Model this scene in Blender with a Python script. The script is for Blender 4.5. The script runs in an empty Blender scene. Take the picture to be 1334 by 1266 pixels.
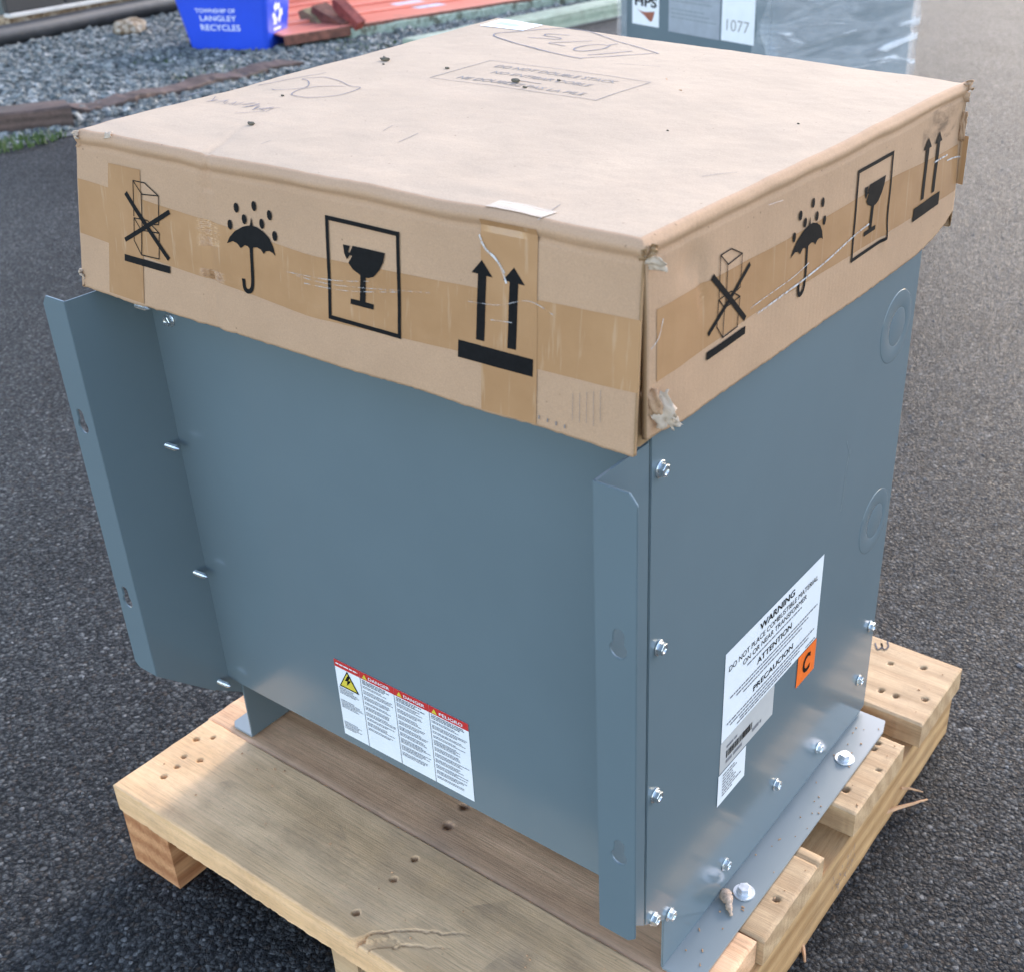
import bpy, bmesh, math, random
import numpy as np
from mathutils import Vector, Matrix, noise
from mathutils.geometry import tessellate_polygon
random.seed(7); np.random.seed(7)
sc = bpy.context.scene
COL = sc.collection

# ------------------------------------------------------------------ camera, sky, sun, exposure
CAM = dict(c=(0.4342, -0.6784, 1.1915), yaw=0.6134, pitch=-0.5269, roll=-0.0104, f=1565.57, px=786.18, py=644.99)
PW, PH = 1334.0, 1266.0
def cam_axes():
    y, p, r = CAM['yaw'], CAM['pitch'], CAM['roll']
    f = Vector((-math.sin(y)*math.cos(p), math.cos(y)*math.cos(p), math.sin(p)))
    rt = Vector((math.cos(y), math.sin(y), 0)); up = rt.cross(f)
    c, s = math.cos(r), math.sin(r)
    return c*rt + s*up, -s*rt + c*up, f
AX = cam_axes()
cd = bpy.data.cameras.new('camera'); cam = bpy.data.objects.new('camera', cd); COL.objects.link(cam)
cam.matrix_world = Matrix.Translation(CAM['c']) @ Matrix((AX[0], AX[1], -AX[2])).transposed().to_4x4()
cd.sensor_fit = 'HORIZONTAL'; cd.sensor_width = 36.0; cd.lens = CAM['f']/PW*36.0
cd.shift_x = (PW/2-CAM['px'])/PW; cd.shift_y = -(PH/2-CAM['py'])/PW
cd.clip_start = 0.05; cd.clip_end = 500
cd.dof.use_dof = True; cd.dof.focus_distance = 1.20; cd.dof.aperture_fstop = 11.0
sc.camera = cam
def P2(u, v, z=0.0, ax=2):           # a photo pixel -> the point where its ray meets a plane
    d = AX[0]*((u-CAM['px'])/CAM['f']) + AX[1]*(-(v-CAM['py'])/CAM['f']) + AX[2]
    c = Vector(CAM['c']); return c + d*((z-c[ax])/d[ax])

SUN_EL = math.radians(29); SUN_DIR = Vector((-0.05*math.cos(SUN_EL), math.cos(SUN_EL), math.sin(SUN_EL))).normalized()
w = bpy.data.worlds.new('World'); sc.world = w; w.use_nodes = True
nt = w.node_tree; bg = nt.nodes['Background']
sky = nt.nodes.new('ShaderNodeTexSky'); sky.sky_type = 'NISHITA'; sky.sun_disc = False
sky.sun_elevation = SUN_EL; sky.sun_rotation = math.atan2(SUN_DIR.x, SUN_DIR.y)
sky.air_density = 1.0; sky.dust_density = 0.65; sky.ozone_density = 1.0
tint = nt.nodes.new('ShaderNodeMix'); tint.data_type = 'RGBA'; tint.blend_type = 'MULTIPLY'; tint.inputs[0].default_value = 1.0; tint.inputs[7].default_value = (1.13, 1.0, .93, 1)
nt.links.new(sky.outputs[0], tint.inputs[6]); nt.links.new(tint.outputs[2], bg.inputs[0]); bg.inputs[1].default_value = 0.15
sl = bpy.data.lights.new('sun', 'SUN'); sl.energy = 0.55; sl.angle = math.radians(10); sl.color = (1.0, 0.95, 0.89)
so = bpy.data.objects.new('sun', sl); COL.objects.link(so); so.rotation_euler = (-SUN_DIR).to_track_quat('-Z', 'Y').to_euler()
vs = sc.view_settings; vs.view_transform = 'Standard'; vs.look = 'None'; vs.gamma = 1.0; vs.use_curve_mapping = False
vs.exposure = 2.28

# ------------------------------------------------------------------ node helper and materials
class NT:
    def __init__(s, name):
        s.m = bpy.data.materials.new(name); s.m.use_nodes = True; s.t = s.m.node_tree
        s.b = s.t.nodes['Principled BSDF']; s.o = s.t.nodes['Material Output']
    def n(s, t, **k):
        x = s.t.nodes.new('ShaderNode'+t)
        for a, v in k.items():
            if a in x.inputs: s.set(x.inputs[a], v)
            else: setattr(x, a, v)
        return x
    def set(s, i, v):
        if hasattr(v, 'is_linked') or isinstance(v, bpy.types.NodeSocket): s.t.links.new(v, i)
        else: i.default_value = v
    def P(s, **k):
        for a, v in k.items(): s.set(s.b.inputs[a.replace('_', ' ')], v)
    def co(s, scale=(1, 1, 1), which='Object', rot=(0, 0, 0)):
        tc = s.n('TexCoord'); mp = s.n('Mapping'); mp.inputs['Scale'].default_value = scale; mp.inputs['Rotation'].default_value = rot
        s.t.links.new(tc.outputs[which], mp.inputs['Vector']); return mp.outputs[0]
    def noise(s, v, scale, det=4, rough=.55, dist=0):
        x = s.n('TexNoise'); s.set(x.inputs['Vector'], v); x.inputs['Scale'].default_value = scale; x.inputs['Detail'].default_value = det
        x.inputs['Roughness'].default_value = rough; x.inputs['Distortion'].default_value = dist; return x.outputs['Fac']
    def ramp(s, f, stops):
        x = s.n('ValToRGB'); s.set(x.inputs[0], f); e = x.color_ramp.elements
        while len(e) < len(stops): e.new(.5)
        for el, (p, c) in zip(e, stops):
            el.position = p; el.color = (c, c, c, 1) if isinstance(c, (int, float)) else (*c, 1)
        return x.outputs[0]
    def mix(s, f, a, b, mode='MIX'):
        x = s.n('Mix', data_type='RGBA', blend_type=mode)
        s.set(x.inputs[0], f)
        for i, v in ((6, a), (7, b)):
            if isinstance(v, tuple): x.inputs[i].default_value = (*v, 1) if len(v) == 3 else v
            else: s.set(x.inputs[i], v)
        return x.outputs[2]
    def math(s, op, a, b=0.0):
        x = s.n('Math', operation=op); s.set(x.inputs[0], a); s.set(x.inputs[1], b); return x.outputs[0]
    def bump(s, h, strength=.3, dist=.001, nrm=None):
        x = s.n('Bump'); x.inputs['Strength'].default_value = strength; x.inputs['Distance'].default_value = dist
        s.set(x.inputs['Height'], h)
        if nrm: s.set(x.inputs['Normal'], nrm)
        return x.outputs[0]

def m_plain(name, col, rough=.5, metal=0.0, var=.12, scale=40, bumpd=0.0):
    k = NT(name); c = k.co(); f = k.noise(c, scale)
    lo = tuple(x*(1-var) for x in col); hi = tuple(min(1, x*(1+var)) for x in col)
    k.P(Base_Color=k.ramp(f, [(.3, lo), (.7, hi)]), Roughness=rough, Metallic=metal)
    if bumpd: k.P(Normal=k.bump(k.noise(c, scale*2), .5, bumpd))
    return k.m

def m_asphalt():
    k = NT('asphalt'); c = k.co()
    cw = k.n('VectorMath', operation='ADD'); wn = k.n('TexNoise'); k.set(wn.inputs['Vector'], c); wn.inputs['Scale'].default_value = 90
    sc_ = k.n('VectorMath', operation='SCALE'); k.t.links.new(wn.outputs['Color'], sc_.inputs[0]); sc_.inputs['Scale'].default_value = .006
    k.t.links.new(c, cw.inputs[0]); k.t.links.new(sc_.outputs[0], cw.inputs[1]); cc = cw.outputs[0]
    v1 = k.n('TexVoronoi'); k.set(v1.inputs['Vector'], cc); v1.inputs['Scale'].default_value = 165
    v2 = k.n('TexVoronoi'); k.set(v2.inputs['Vector'], cc); v2.inputs['Scale'].default_value = 370
    sp = k.n('SeparateColor'); k.t.links.new(v1.outputs['Color'], sp.inputs[0])
    sp2 = k.n('SeparateColor'); k.t.links.new(v2.outputs['Color'], sp2.inputs[0])
    g1 = k.ramp(sp.outputs[0], [(0, (.014, .0145, .0155)), (.38, (.024, .0245, .0255)), (.62, (.044, .0445, .045)), (.86, (.072, .072, .071)), (.96, (.115, .115, .112)), (1, (.22, .216, .208))])
    g2 = k.ramp(sp2.outputs[1], [(0, (.006, .0065, .008)), (.5, (.016, .0165, .018)), (.8, (.05, .05, .05)), (.95, (.11, .11, .106)), (1, (.20, .196, .185))])
    col = k.mix(.40, g1, g2)
    warm = k.ramp(sp.outputs[2], [(.9, 0.0), (.95, 1.0)])
    col = k.mix(k.math('MULTIPLY', warm, .35), col, (.12, .085, .06))
    big = k.noise(c, 1.0, 9, .72)
    col = k.mix(1.0, col, k.ramp(big, [(.33, (.74, .74, .73)), (.5, (1.02, 1.01, .99)), (.68, (1.32, 1.31, 1.28))]), 'MULTIPLY')
    mort = k.ramp(v1.outputs['Distance'], [(.40, 1.0), (.70, .35)])
    col = k.mix(1.0, col, mort, 'MULTIPLY')
    h = k.ramp(v1.outputs['Distance'], [(.25, 1.0), (.62, .0)])
    h = k.math('MULTIPLY', h, k.math('ADD', .5, k.math('MULTIPLY', sp.outputs[1], 1.3)))
    h2 = k.ramp(v2.outputs['Distance'], [(.2, 1.0), (.6, .0)])
    h = k.math('ADD', h, k.math('MULTIPLY', h2, .45))
    h = k.math('ADD', h, k.math('MULTIPLY', k.noise(c, 900, 2), .3))
    r = k.ramp(sp2.outputs[0], [(0, .35), (.25, .58), (1, .85)])
    k.P(Base_Color=col, Roughness=r, Normal=k.bump(h, .65, .0016)); k.b.inputs['Specular IOR Level'].default_value = .11
    return k.m

def m_card(name='cardboard', base=(.43, .275, .168), corr=(1, 1, 0)):
    k = NT(name); c = k.co()
    big = k.noise(c, 9, 5, .6); fine = k.noise(c, 700, 3, .7); fib = k.noise(k.co((900, 60, 60)), 1, 3, .6)
    col = k.ramp(big, [(.25, tuple(x*.91 for x in base)), (.75, tuple(min(1, x*1.07) for x in base))])
    col = k.mix(1.0, col, k.ramp(fine, [(.3, .9), (.7, 1.07)]), 'MULTIPLY')
    sp = k.n('TexVoronoi'); k.set(sp.inputs['Vector'], c); sp.inputs['Scale'].default_value = 95
    ss = k.n('SeparateColor'); k.t.links.new(sp.outputs['Color'], ss.inputs[0])
    dot = k.math('MULTIPLY', k.ramp(sp.outputs['Distance'], [(.05, 1.0), (.12, 0.0)]), k.ramp(ss.outputs[0], [(.86, 0.0), (.9, .7)]))
    col = k.mix(dot, col, (.16, .10, .06))
    # scuffs
    sc1 = k.ramp(k.noise(k.co((6, 34, 34), rot=(0, 0, .3)), 1, 8, .75), [(.60, 0.0), (.76, .2)])
    col = k.mix(sc1, col, tuple(x*.78 for x in base))
    wv = k.n('TexWave', wave_type='BANDS', bands_direction='DIAGONAL'); k.set(wv.inputs['Vector'], k.co(corr)); wv.inputs['Scale'].default_value = 85
    wv.inputs['Distortion'].default_value = .6; wv.inputs['Detail'].default_value = 1
    h = k.math('ADD', k.math('MULTIPLY', k.math('MULTIPLY', wv.outputs['Fac'], k.ramp(k.noise(c, 5, 4, .6), [(.42, .02), (.66, 1.0)])), corr[0]*.07+.05), k.math('ADD', k.math('MULTIPLY', k.noise(c, 60, 7, .68), 1.3), k.math('MULTIPLY', fine, .35)))
    k.P(Base_Color=col, Roughness=.85, Normal=k.bump(h, .45, .0012)); k.b.inputs['Specular IOR Level'].default_value = .25
    return k.m

def m_tape():
    k = NT('packing_tape'); c = k.co()
    big = k.noise(c, 14, 4); st = k.noise(k.co((160, 160, 5)), 1, 3, .6)
    col = k.ramp(big, [(.3, (.345, .19, .088)), (.7, (.41, .235, .115))])
    col = k.mix(k.ramp(st, [(.60, 0.0), (.72, .35)]), col, (.52, .37, .24))
    h = k.math('ADD', k.math('MULTIPLY', st, .5), k.noise(c, 45, 5))
    k.P(Base_Color=col, Roughness=.20, Normal=k.bump(h, .45, .0012)); k.b.inputs['Specular IOR Level'].default_value = .4
    return k.m

def m_wood(name, lo, hi, grain=(3.0, 70, 70), dirt=.3, seed=0.0, rough=.7, dirtcol=(.16, .135, .115)):
    k = NT(name); tc = k.n('TexCoord'); oi = k.n('ObjectInfo')
    ad = k.n('VectorMath', operation='ADD'); k.t.links.new(tc.outputs['Object'], ad.inputs[0]); k.t.links.new(oi.outputs['Random'], ad.inputs[1])
    mp = k.n('Mapping'); mp.inputs['Scale'].default_value = grain; mp.inputs['Location'].default_value = (seed, seed*2, seed*3)
    k.t.links.new(ad.outputs[0], mp.inputs['Vector']); g = mp.outputs[0]; c = ad.outputs[0]
    n1 = k.noise(g, 1.0, 6, .65, 1.2); n2 = k.noise(g, 4.0, 3, .6)
    wv = k.n('TexWave', wave_type='RINGS', rings_direction='X'); k.set(wv.inputs['Vector'], g); wv.inputs['Scale'].default_value = .17
    wv.inputs['Distortion'].default_value = 5; wv.inputs['Detail'].default_value = 3; wv.inputs['Detail Scale'].default_value = .6
    f = k.math('ADD', k.math('MULTIPLY', n1, .55), k.math('ADD', k.math('MULTIPLY', n2, .25), k.math('MULTIPLY', wv.outputs['Fac'], .2)))
    col = k.ramp(f, [(.36, lo), (.66, hi)])
    fb = k.n('Mapping'); fb.inputs['Scale'].default_value = tuple(q*7 for q in grain); k.t.links.new(c, fb.inputs['Vector'])
    fib = k.noise(fb.outputs[0], 1.0, 4, .75); col = k.mix(1.0, col, k.ramp(fib, [(.30, .74), (.50, 1.0), (.75, 1.08)]), 'MULTIPLY')
    blot = k.noise(c, 16.0, 7, .72); col = k.mix(1.0, col, k.ramp(blot, [(.30, (.86, .84, .82)), (.60, (1.06, 1.05, 1.04))]), 'MULTIPLY')
    d = k.ramp(k.noise(c, 7.0, 8, .7), [(.50, 0.0), (.72, 1.0)])
    col = k.mix(k.math('MULTIPLY', d, dirt), col, dirtcol)
    sp = k.ramp(k.noise(c, 160, 3, .6), [(.70, 0.0), (.76, .5)])
    col = k.mix(sp, col, tuple(x*.45 for x in lo))
    h = k.math('ADD', k.math('ADD', f, k.math('MULTIPLY', fib, .8)), k.math('MULTIPLY', k.noise(c, 420, 3, .7), .35))
    k.P(Base_Color=col, Roughness=rough, Normal=k.bump(h, .55, .0012)); k.b.inputs['Specular IOR Level'].default_value = .3
    return k.m

def m_paint(name='grey_enamel', base=(.126, .166, .183), rough=.165):
    k = NT(name); c = k.co()
    b = k.noise(c, 4, 4); f = k.noise(c, 1400, 2, .5)
    col = k.ramp(b, [(.3, tuple(x*.96 for x in base)), (.7, tuple(x*1.04 for x in base))])
    dust = k.ramp(k.noise(c, 26, 8, .8), [(.66, 0.0), (.95, .03)])
    col = k.mix(dust, col, (.5, .47, .42))
    r = k.ramp(k.noise(c, 18, 6, .7), [(.3, rough*.95), (.7, rough*1.06)])
    h = k.math('MULTIPLY', k.noise(c, 5, 1), 1.0)
    k.P(Base_Color=col, Roughness=r, Normal=k.bump(h, .05, .002)); k.b.inputs['Specular IOR Level'].default_value = .75
    return k.m

M = {}
M['asphalt'] = m_asphalt()
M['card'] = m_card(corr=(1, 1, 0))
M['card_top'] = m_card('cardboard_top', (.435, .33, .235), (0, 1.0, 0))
M['card_dark'] = m_card('cardboard_corrugated_edge', (.30, .19, .10), (1, 1, 0))
M['paper'] = m_plain('torn_paper', (.48, .385, .295), .9, 0, .12, 120, .001)
M['tape'] = m_tape()
M['ink'] = m_plain('black_ink', (.0045, .0045, .005), .7, 0, .3, 200); M['ink'].node_tree.nodes['Principled BSDF'].inputs['Specular IOR Level'].default_value = .15
M['pen'] = m_plain('pen_ink', (.13, .125, .15), .7, 0, .3, 300)
M['grey_print'] = m_plain('grey_print', (.20, .175, .16), .7, 0, .3, 300)
M['paint'] = m_paint()
M['paint_lit'] = m_paint('lit_grey_enamel', (.225, .245, .238), .3)  # same enamel made lighter: light from above on the foot flange, put into colour
M['zinc'] = m_plain('zinc_steel', (.66, .70, .72), .26, .9, .2, 260, .0004)
M['bolt'] = m_plain('bright_zinc_steel', (.72, .73, .74), .36, .75, .15, 180, .0004)
M['label'] = m_plain('white_label', (.74, .76, .77), .38, 0, .03, 30)
M['label_grey'] = m_plain('grey_label', (.47, .46, .44), .4, 0, .05, 30)
M['red'] = m_plain('label_red', (.50, .030, .028), .38, 0, .06, 50)
M['yellow'] = m_plain('label_yellow', (.62, .50, .05), .38, 0, .06, 50)
M['orange'] = m_plain('tag_orange', (.83, .15, .012), .4, 0, .08, 60)
M['small_print'] = m_plain('small_print', (.17, .17, .18), .6, 0, .2, 500)
M['pine'] = m_wood('pine_light', (.42, .27, .145), (.56, .385, .222), dirt=.5, dirtcol=(.27, .18, .11))
M['pine_front'] = m_wood('pine_front_board', (.66, .41, .21), (.78, .505, .275), dirt=.5, seed=3, dirtcol=(.45, .295, .185))
M['pine_brown'] = m_wood('pine_brown', (.62, .35, .19), (.82, .50, .29), dirt=.25, seed=1)
M['stringer'] = m_wood('stringer_fir', (.33, .135, .055), (.56, .29, .135), grain=(60, 3, 60), dirt=.25, seed=5)
M['stringer_r'] = m_wood('stringer_pine', (.36, .20, .085), (.56, .35, .165), grain=(60, 3, 60), dirt=.2, seed=8)
M['splinter'] = m_plain('splinter_wood', (.48, .27, .14), .8, 0, .25, 90, .001)
for nm_, a0, a1 in (('film', .25, .95), ('film_faint', .0, .42)):
    k = NT('cling_'+nm_); c = k.co(); k.P(Base_Color=(.66, .64, .62, 1), Roughness=.22, Alpha=k.ramp(k.noise(c, 130, 3, .6), [(.38, a0), (.62, a1)])); M[nm_] = k.m

# ------------------------------------------------------------------ object helpers
def tag(o, label=None, cat=None, group=None, kind=None):
    for k_, v_ in (('label', label), ('category', cat), ('group', group), ('kind', kind)):
        if v_: o[k_] = v_
    return o
def link(name, me, mat=None, parent=None):
    o = bpy.data.objects.new(name, me); COL.objects.link(o)
    if mat is not None and me is not None and not me.materials:
        me.materials.append(M[mat] if isinstance(mat, str) else mat)
    if parent: o.parent = parent
    return o
def empty(name, loc=(0, 0, 0), rz=0.0):
    o = bpy.data.objects.new(name, None); COL.objects.link(o); o.location = loc; o.rotation_euler = (0, 0, rz); o.empty_display_size = .05; return o
def mesh(name, vs_, fs, mat, parent=None, smooth=False):
    me = bpy.data.meshes.new(name); me.from_pydata([tuple(v) for v in vs_], [], fs); me.validate(); me.update()
    if smooth: me.polygons.foreach_set('use_smooth', [True]*len(me.polygons))
    return link(name, me, mat, parent)
def bmo(name, bm, mat, parent=None, smooth=False, recalc=True):
    if recalc: bmesh.ops.recalc_face_normals(bm, faces=bm.faces[:])
    me = bpy.data.meshes.new(name); bm.to_mesh(me); bm.free()
    if smooth: me.polygons.foreach_set('use_smooth', [True]*len(me.polygons))
    return link(name, me, mat, parent)
def add_box(bm, x0, x1, y0, y1, z0, z1, bev=0.0, seg=1, mtx=None):
    r = bmesh.ops.create_cube(bm, size=1.0); v = r['verts']
    for q in v: q.co = Vector(((x0+x1)/2+q.co.x*(x1-x0), (y0+y1)/2+q.co.y*(y1-y0), (z0+z1)/2+q.co.z*(z1-z0)))
    if bev:
        es = list({e for q in v for e in q.link_edges})
        rr = bmesh.ops.bevel(bm, geom=es, offset=bev, segments=seg, affect='EDGES'); v = list({*[q for q in v if q.is_valid], *rr['verts']})
    if mtx: bmesh.ops.transform(bm, matrix=mtx, verts=v)
def box(name, x0, x1, y0, y1, z0, z1, mat, parent=None, bev=0.0, mtx=None, seg=1):
    bm = bmesh.new(); add_box(bm, x0, x1, y0, y1, z0, z1, bev, seg, mtx); return bmo(name, bm, mat, parent)
def plate(name, outline, holes, plane, t, mat, parent=None, bev=.0005):
    """outline/holes are 2D loops; plane(a,b,d) -> 3D where d is depth 0..t below the face"""
    bm = bmesh.new(); es = []
    for lp in [outline]+list(holes):
        vv = [bm.verts.new((p[0], p[1], 0)) for p in lp]
        es += [bm.edges.new((vv[i], vv[(i+1) % len(vv)])) for i in range(len(vv))]
    bmesh.ops.triangle_fill(bm, use_beauty=True, use_dissolve=False, edges=es)
    bmesh.ops.dissolve_limit(bm, angle_limit=.01, verts=bm.verts[:], edges=bm.edges[:])
    r = bmesh.ops.extrude_face_region(bm, geom=bm.faces[:])
    for g in r['geom']:
        if isinstance(g, bmesh.types.BMVert): g.co.z = t
    bmesh.ops.recalc_face_normals(bm, faces=bm.faces[:])
    if bev:
        ee = [e for e in bm.edges if len(e.link_faces) == 2 and e.calc_face_angle(0) > .5]
        bmesh.ops.bevel(bm, geom=ee, offset=bev, segments=2, affect='EDGES', clamp_overlap=True)
    for v in bm.verts: v.co = Vector(plane(v.co.x, v.co.y, v.co.z))
    return bmo(name, bm, mat, parent)
def circ(cx, cy, r, n=20, a0=0.0, a1=2*math.pi, full=True):
    m = n if full else n-1
    return [(cx+r*math.cos(a0+(a1-a0)*i/m), cy+r*math.sin(a0+(a1-a0)*i/m)) for i in range(n)]
def decal(name, polys, fmap, mat, parent, maxlen=None, lift=0.0):
    """flat print: 2D polygons triangulated, subdivided and laid on a surface fmap(a,b,lift)->3D"""
    bm = bmesh.new()
    for pl in polys:
        if isinstance(pl, tuple) and pl[0] == 'tris':
            vv = [bm.verts.new((x, y, 0)) for x, y in pl[1]]
            for t_ in pl[2]:
                try: bm.faces.new([vv[i] for i in t_])
                except ValueError: pass
            continue
        vv = [bm.verts.new((p[0], p[1], 0)) for p in pl]
        for t_ in tessellate_polygon([[Vector((p[0], p[1], 0)) for p in pl]]):
            try: bm.faces.new([vv[i] for i in t_])
            except ValueError: pass
    if maxlen:
        for _ in range(7):
            ee = [e for e in bm.edges if e.calc_length() > maxlen]
            if not ee: break
            bmesh.ops.subdivide_edges(bm, edges=ee, cuts=1)
            bmesh.ops.triangulate(bm, faces=[f for f in bm.faces if len(f.verts) > 3])
    for v in bm.verts: v.co = Vector(fmap(v.co.x, v.co.y, lift))
    return bmo(name, bm, mat, parent, recalc=False)
_tc = {}
def text_poly(s, x0, x1, y0, y1, bold=0.0, shear=0.0):
    key = (s, bold, shear)
    if key not in _tc:
        cu = bpy.data.curves.new('t', 'FONT'); cu.body = s; cu.size = 1; cu.offset = bold; cu.shear = shear; cu.resolution_u = 3; cu.fill_mode = 'FRONT'
        o = bpy.data.objects.new('t', cu); COL.objects.link(o)
        me = bpy.data.meshes.new_from_object(o.evaluated_get(bpy.context.evaluated_depsgraph_get()))
        vv = [(v.co.x, v.co.y) for v in me.vertices]; ff = [tuple(p.vertices) for p in me.polygons]
        bpy.data.objects.remove(o); bpy.data.curves.remove(cu); bpy.data.meshes.remove(me); _tc[key] = (vv, ff)
    vv, ff = _tc[key]
    ax, bx = min(v[0] for v in vv), max(v[0] for v in vv); ay, by = min(v[1] for v in vv), max(v[1] for v in vv)
    return ('tris', [(x0+(x-ax)/(bx-ax)*(x1-x0), y0+(y-ay)/(by-ay)*(y1-y0)) for x, y in vv], ff)
def rect(x0, x1, y0, y1): return [(x0, y0), (x1, y0), (x1, y1), (x0, y1)]
def dashes(x0, x1, y, h, rnd, fill=1.0):      # one line of unreadably small print
    out = []; x = x0; end = x0+(x1-x0)*fill
    while x < end:
        wl = rnd.uniform(h*1.2, h*5); e = min(x+wl, end); out.append(rect(x, e, y, y+h)); x = e+h*.7
    return out
def stroke(pts, wd):
    """2D ribbon polygons along a polyline"""
    out = []
    for (ax, ay), (bx, by) in zip(pts, pts[1:]):
        dx, dy = bx-ax, by-ay; L = math.hypot(dx, dy) or 1e-9; nx, ny = -dy/L*wd/2, dx/L*wd/2; ex, ey = dx/L*wd*.3, dy/L*wd*.3
        out.append([(ax-ex+nx, ay-ey+ny), (ax-ex-nx, ay-ey-ny), (bx+ex-nx, by+ey-ny), (bx+ex+nx, by+ey+ny)])
    return out
def smoothline(p, n=6):
    out = []
    for i in range(len(p)-1):
        a, b, c, d = p[max(i-1, 0)], p[i], p[i+1], p[min(i+2, len(p)-1)]
        for k_ in range(n):
            t = k_/n
            out.append(tuple(.5*((2*b[j])+(-a[j]+c[j])*t+(2*a[j]-5*b[j]+4*c[j]-d[j])*t*t+(-a[j]+3*b[j]-3*c[j]+d[j])*t**3) for j in (0, 1)))
    return out+[p[-1]]
def tube(bm, pts, rads, n=8):
    rings = []
    for i, p in enumerate(pts):
        p = Vector(p); d = (Vector(pts[min(i+1, len(pts)-1)])-Vector(pts[max(i-1, 0)])).normalized()
        a = d.cross(Vector((0, 0, 1)) if abs(d.z) < .9 else Vector((1, 0, 0))).normalized(); b = d.cross(a)
        r = rads[i] if hasattr(rads, '__len__') else rads
        rings.append([bm.verts.new(p+a*r*math.cos(2*math.pi*k_/n)+b*r*math.sin(2*math.pi*k_/n)) for k_ in range(n)])
    for A, B in zip(rings, rings[1:]):
        for k_ in range(n): bm.faces.new((A[k_], A[(k_+1) % n], B[(k_+1) % n], B[k_]))
    bm.faces.new(rings[0][::-1]); bm.faces.new(rings[-1])
def nz(x, y, z=0.0): return noise.noise(Vector((x, y, z)))

# ------------------------------------------------------------------ the ground
g = mesh('asphalt', [(-60, -40, 0), (60, -40, 0), (60, 90, 0), (-60, 90, 0)], [(0, 1, 2, 3)], 'asphalt'); tag(g, kind='structure')

# ------------------------------------------------------------------ pallet
TOP = .127
pallet = tag(empty('shipping_pallet', (-.32, .29, 0)), 'pale pine pallet with nail holes under the grey transformer', 'pallet')
PO = Vector((-.32, .29, 0))
def board(name, x0, x1, y0, y1, z0, z1, step, mat, holes=(), crack=None, seed=0.0, edge=.0006, worn=.0018):
    nx = max(2, int((x1-x0)/step)); ny = max(2, int((y1-y0)/step))
    X = np.linspace(x0, x1, nx+1); Y = np.linspace(y0, y1, ny+1)
    vs_, fs = [], []
    for j, y in enumerate(Y):
        for i, x in enumerate(X):
            ex = min(x-x0, x1-x); ey = min(y-y0, y1-y)
            xx = x+(edge*nz(y*60+seed, 3.1, seed)+edge*.5*nz(y*200, 1.1, seed) if ex < 1e-6 else 0)
            yy = y+(edge*.5*nz(x*12+seed, 7.7, seed)+edge*.7*nz(x*90, 2.2, seed)+edge*.5*nz(x*260, 2.2, seed) if ey < 1e-6 else 0)
            z = z1+.0007*nz(x*12+seed, y*40, seed)
            d = min(ex, ey)
            rr = worn*(1+.5*nz(x*22, y*22, seed+5))
            if d < rr: z -= rr-math.sqrt(max(0, rr*rr-(rr-d)**2))
            for (hx, hy, hr) in holes:
                dd = math.hypot((x-hx), (y-hy)*1.0)
                dd *= 1+.22*nz((x-hx)*300, (y-hy)*300, hx*40)
                if dd < hr*1.1: z -= .026*max(0, min(1, (hr*1.1-dd)/(hr*.5)))
            if crack: z -= crack(x, y)
            vs_.append((xx-PO.x, yy-PO.y, z-PO.z))
    W_ = nx+1
    for j in range(ny):
        for i in range(nx): fs.append((j*W_+i, j*W_+i+1, (j+1)*W_+i+1, (j+1)*W_+i))
    ntop = len(fs)
    ring = [i for i in range(W_)]+[j*W_+nx for j in range(1, ny+1)]+[ny*W_+i for i in range(nx-1, -1, -1)]+[j*W_ for j in range(ny-1, 0, -1)]
    n = len(ring); prev = None
    levels = [0, .33, .66, 1.0]
    rows = []
    for l in levels:
        row = []
        for q in ring:
            x, y, z = vs_[q]; zt = z
            if l > 0:
                a = edge*.5*nz(x*30+seed, y*30, l*9); zt = z+(z0-PO.z-z)*l
                if l == 1: zt += edge*.7*nz(x*40, y*40, seed)
                cx = -1 if abs(x+PO.x-x0) < .004 else (1 if abs(x+PO.x-x1) < .004 else 0); cy = -1 if abs(y+PO.y-y0) < .004 else (1 if abs(y+PO.y-y1) < .004 else 0)
                x += cx*a; y += cy*a
            row.append(len(vs_)); vs_.append((x, y, zt))
        rows.append(row)
    for A, B in zip(rows, rows[1:]):
        for k_ in range(n): fs.append((A[k_], B[k_], B[(k_+1) % n], A[(k_+1) % n]))
    fs.append(tuple(rows[-1][::-1]))
    me = bpy.data.meshes.new(name); me.from_pydata(vs_, [], fs); me.update()
    sm = [True]*ntop+[False]*(len(fs)-ntop); me.polygons.foreach_set('use_smooth', sm)
    return link(name, me, mat, pallet)
pl_l, pl_r = -.716, .069
CR = [(-.297, -.125), (-.288, -.10), (-.262, -.078), (-.228, -.058), (-.196, -.040)]
CR2 = [(-.284, -.125), (-.268, -.108), (-.240, -.088), (-.205, -.066)]
def cdist(x, y, L):
    best = 9
    for (ax, ay), (bx, by) in zip(L, L[1:]):
        t = max(0, min(1, ((x-ax)*(bx-ax)+(y-ay)*(by-ay))/((bx-ax)**2+(by-ay)**2))); best = min(best, math.hypot(x-ax-t*(bx-ax), y-ay-t*(by-ay)))
    return best
def crack1(x, y):
    if x < -.32 or x > -.15: return 0
    jx = .0030*nz(x*70, y*70, 3)+.0012*nz(x*220, y*220, 4); d1 = cdist(x+jx, y-jx, CR); d2 = cdist(x-jx, y+jx, CR2); fade = max(0, min(1, (-.19-x)/.06)); z = 0
    ed = max(0, min(1, (-.085-y)/.03))
    if d1+d2 < .020+.006*nz(x*90, y*90) and x > -.296: z += .0045*ed
    w1 = .0013+.0022*ed
    if d1 < w1: z += .013*(1-d1/w1)*fade*(.35+.65*ed)
    if d2 < .0014: z += .003*(1-d2/.0014)*fade
    return z
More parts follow.
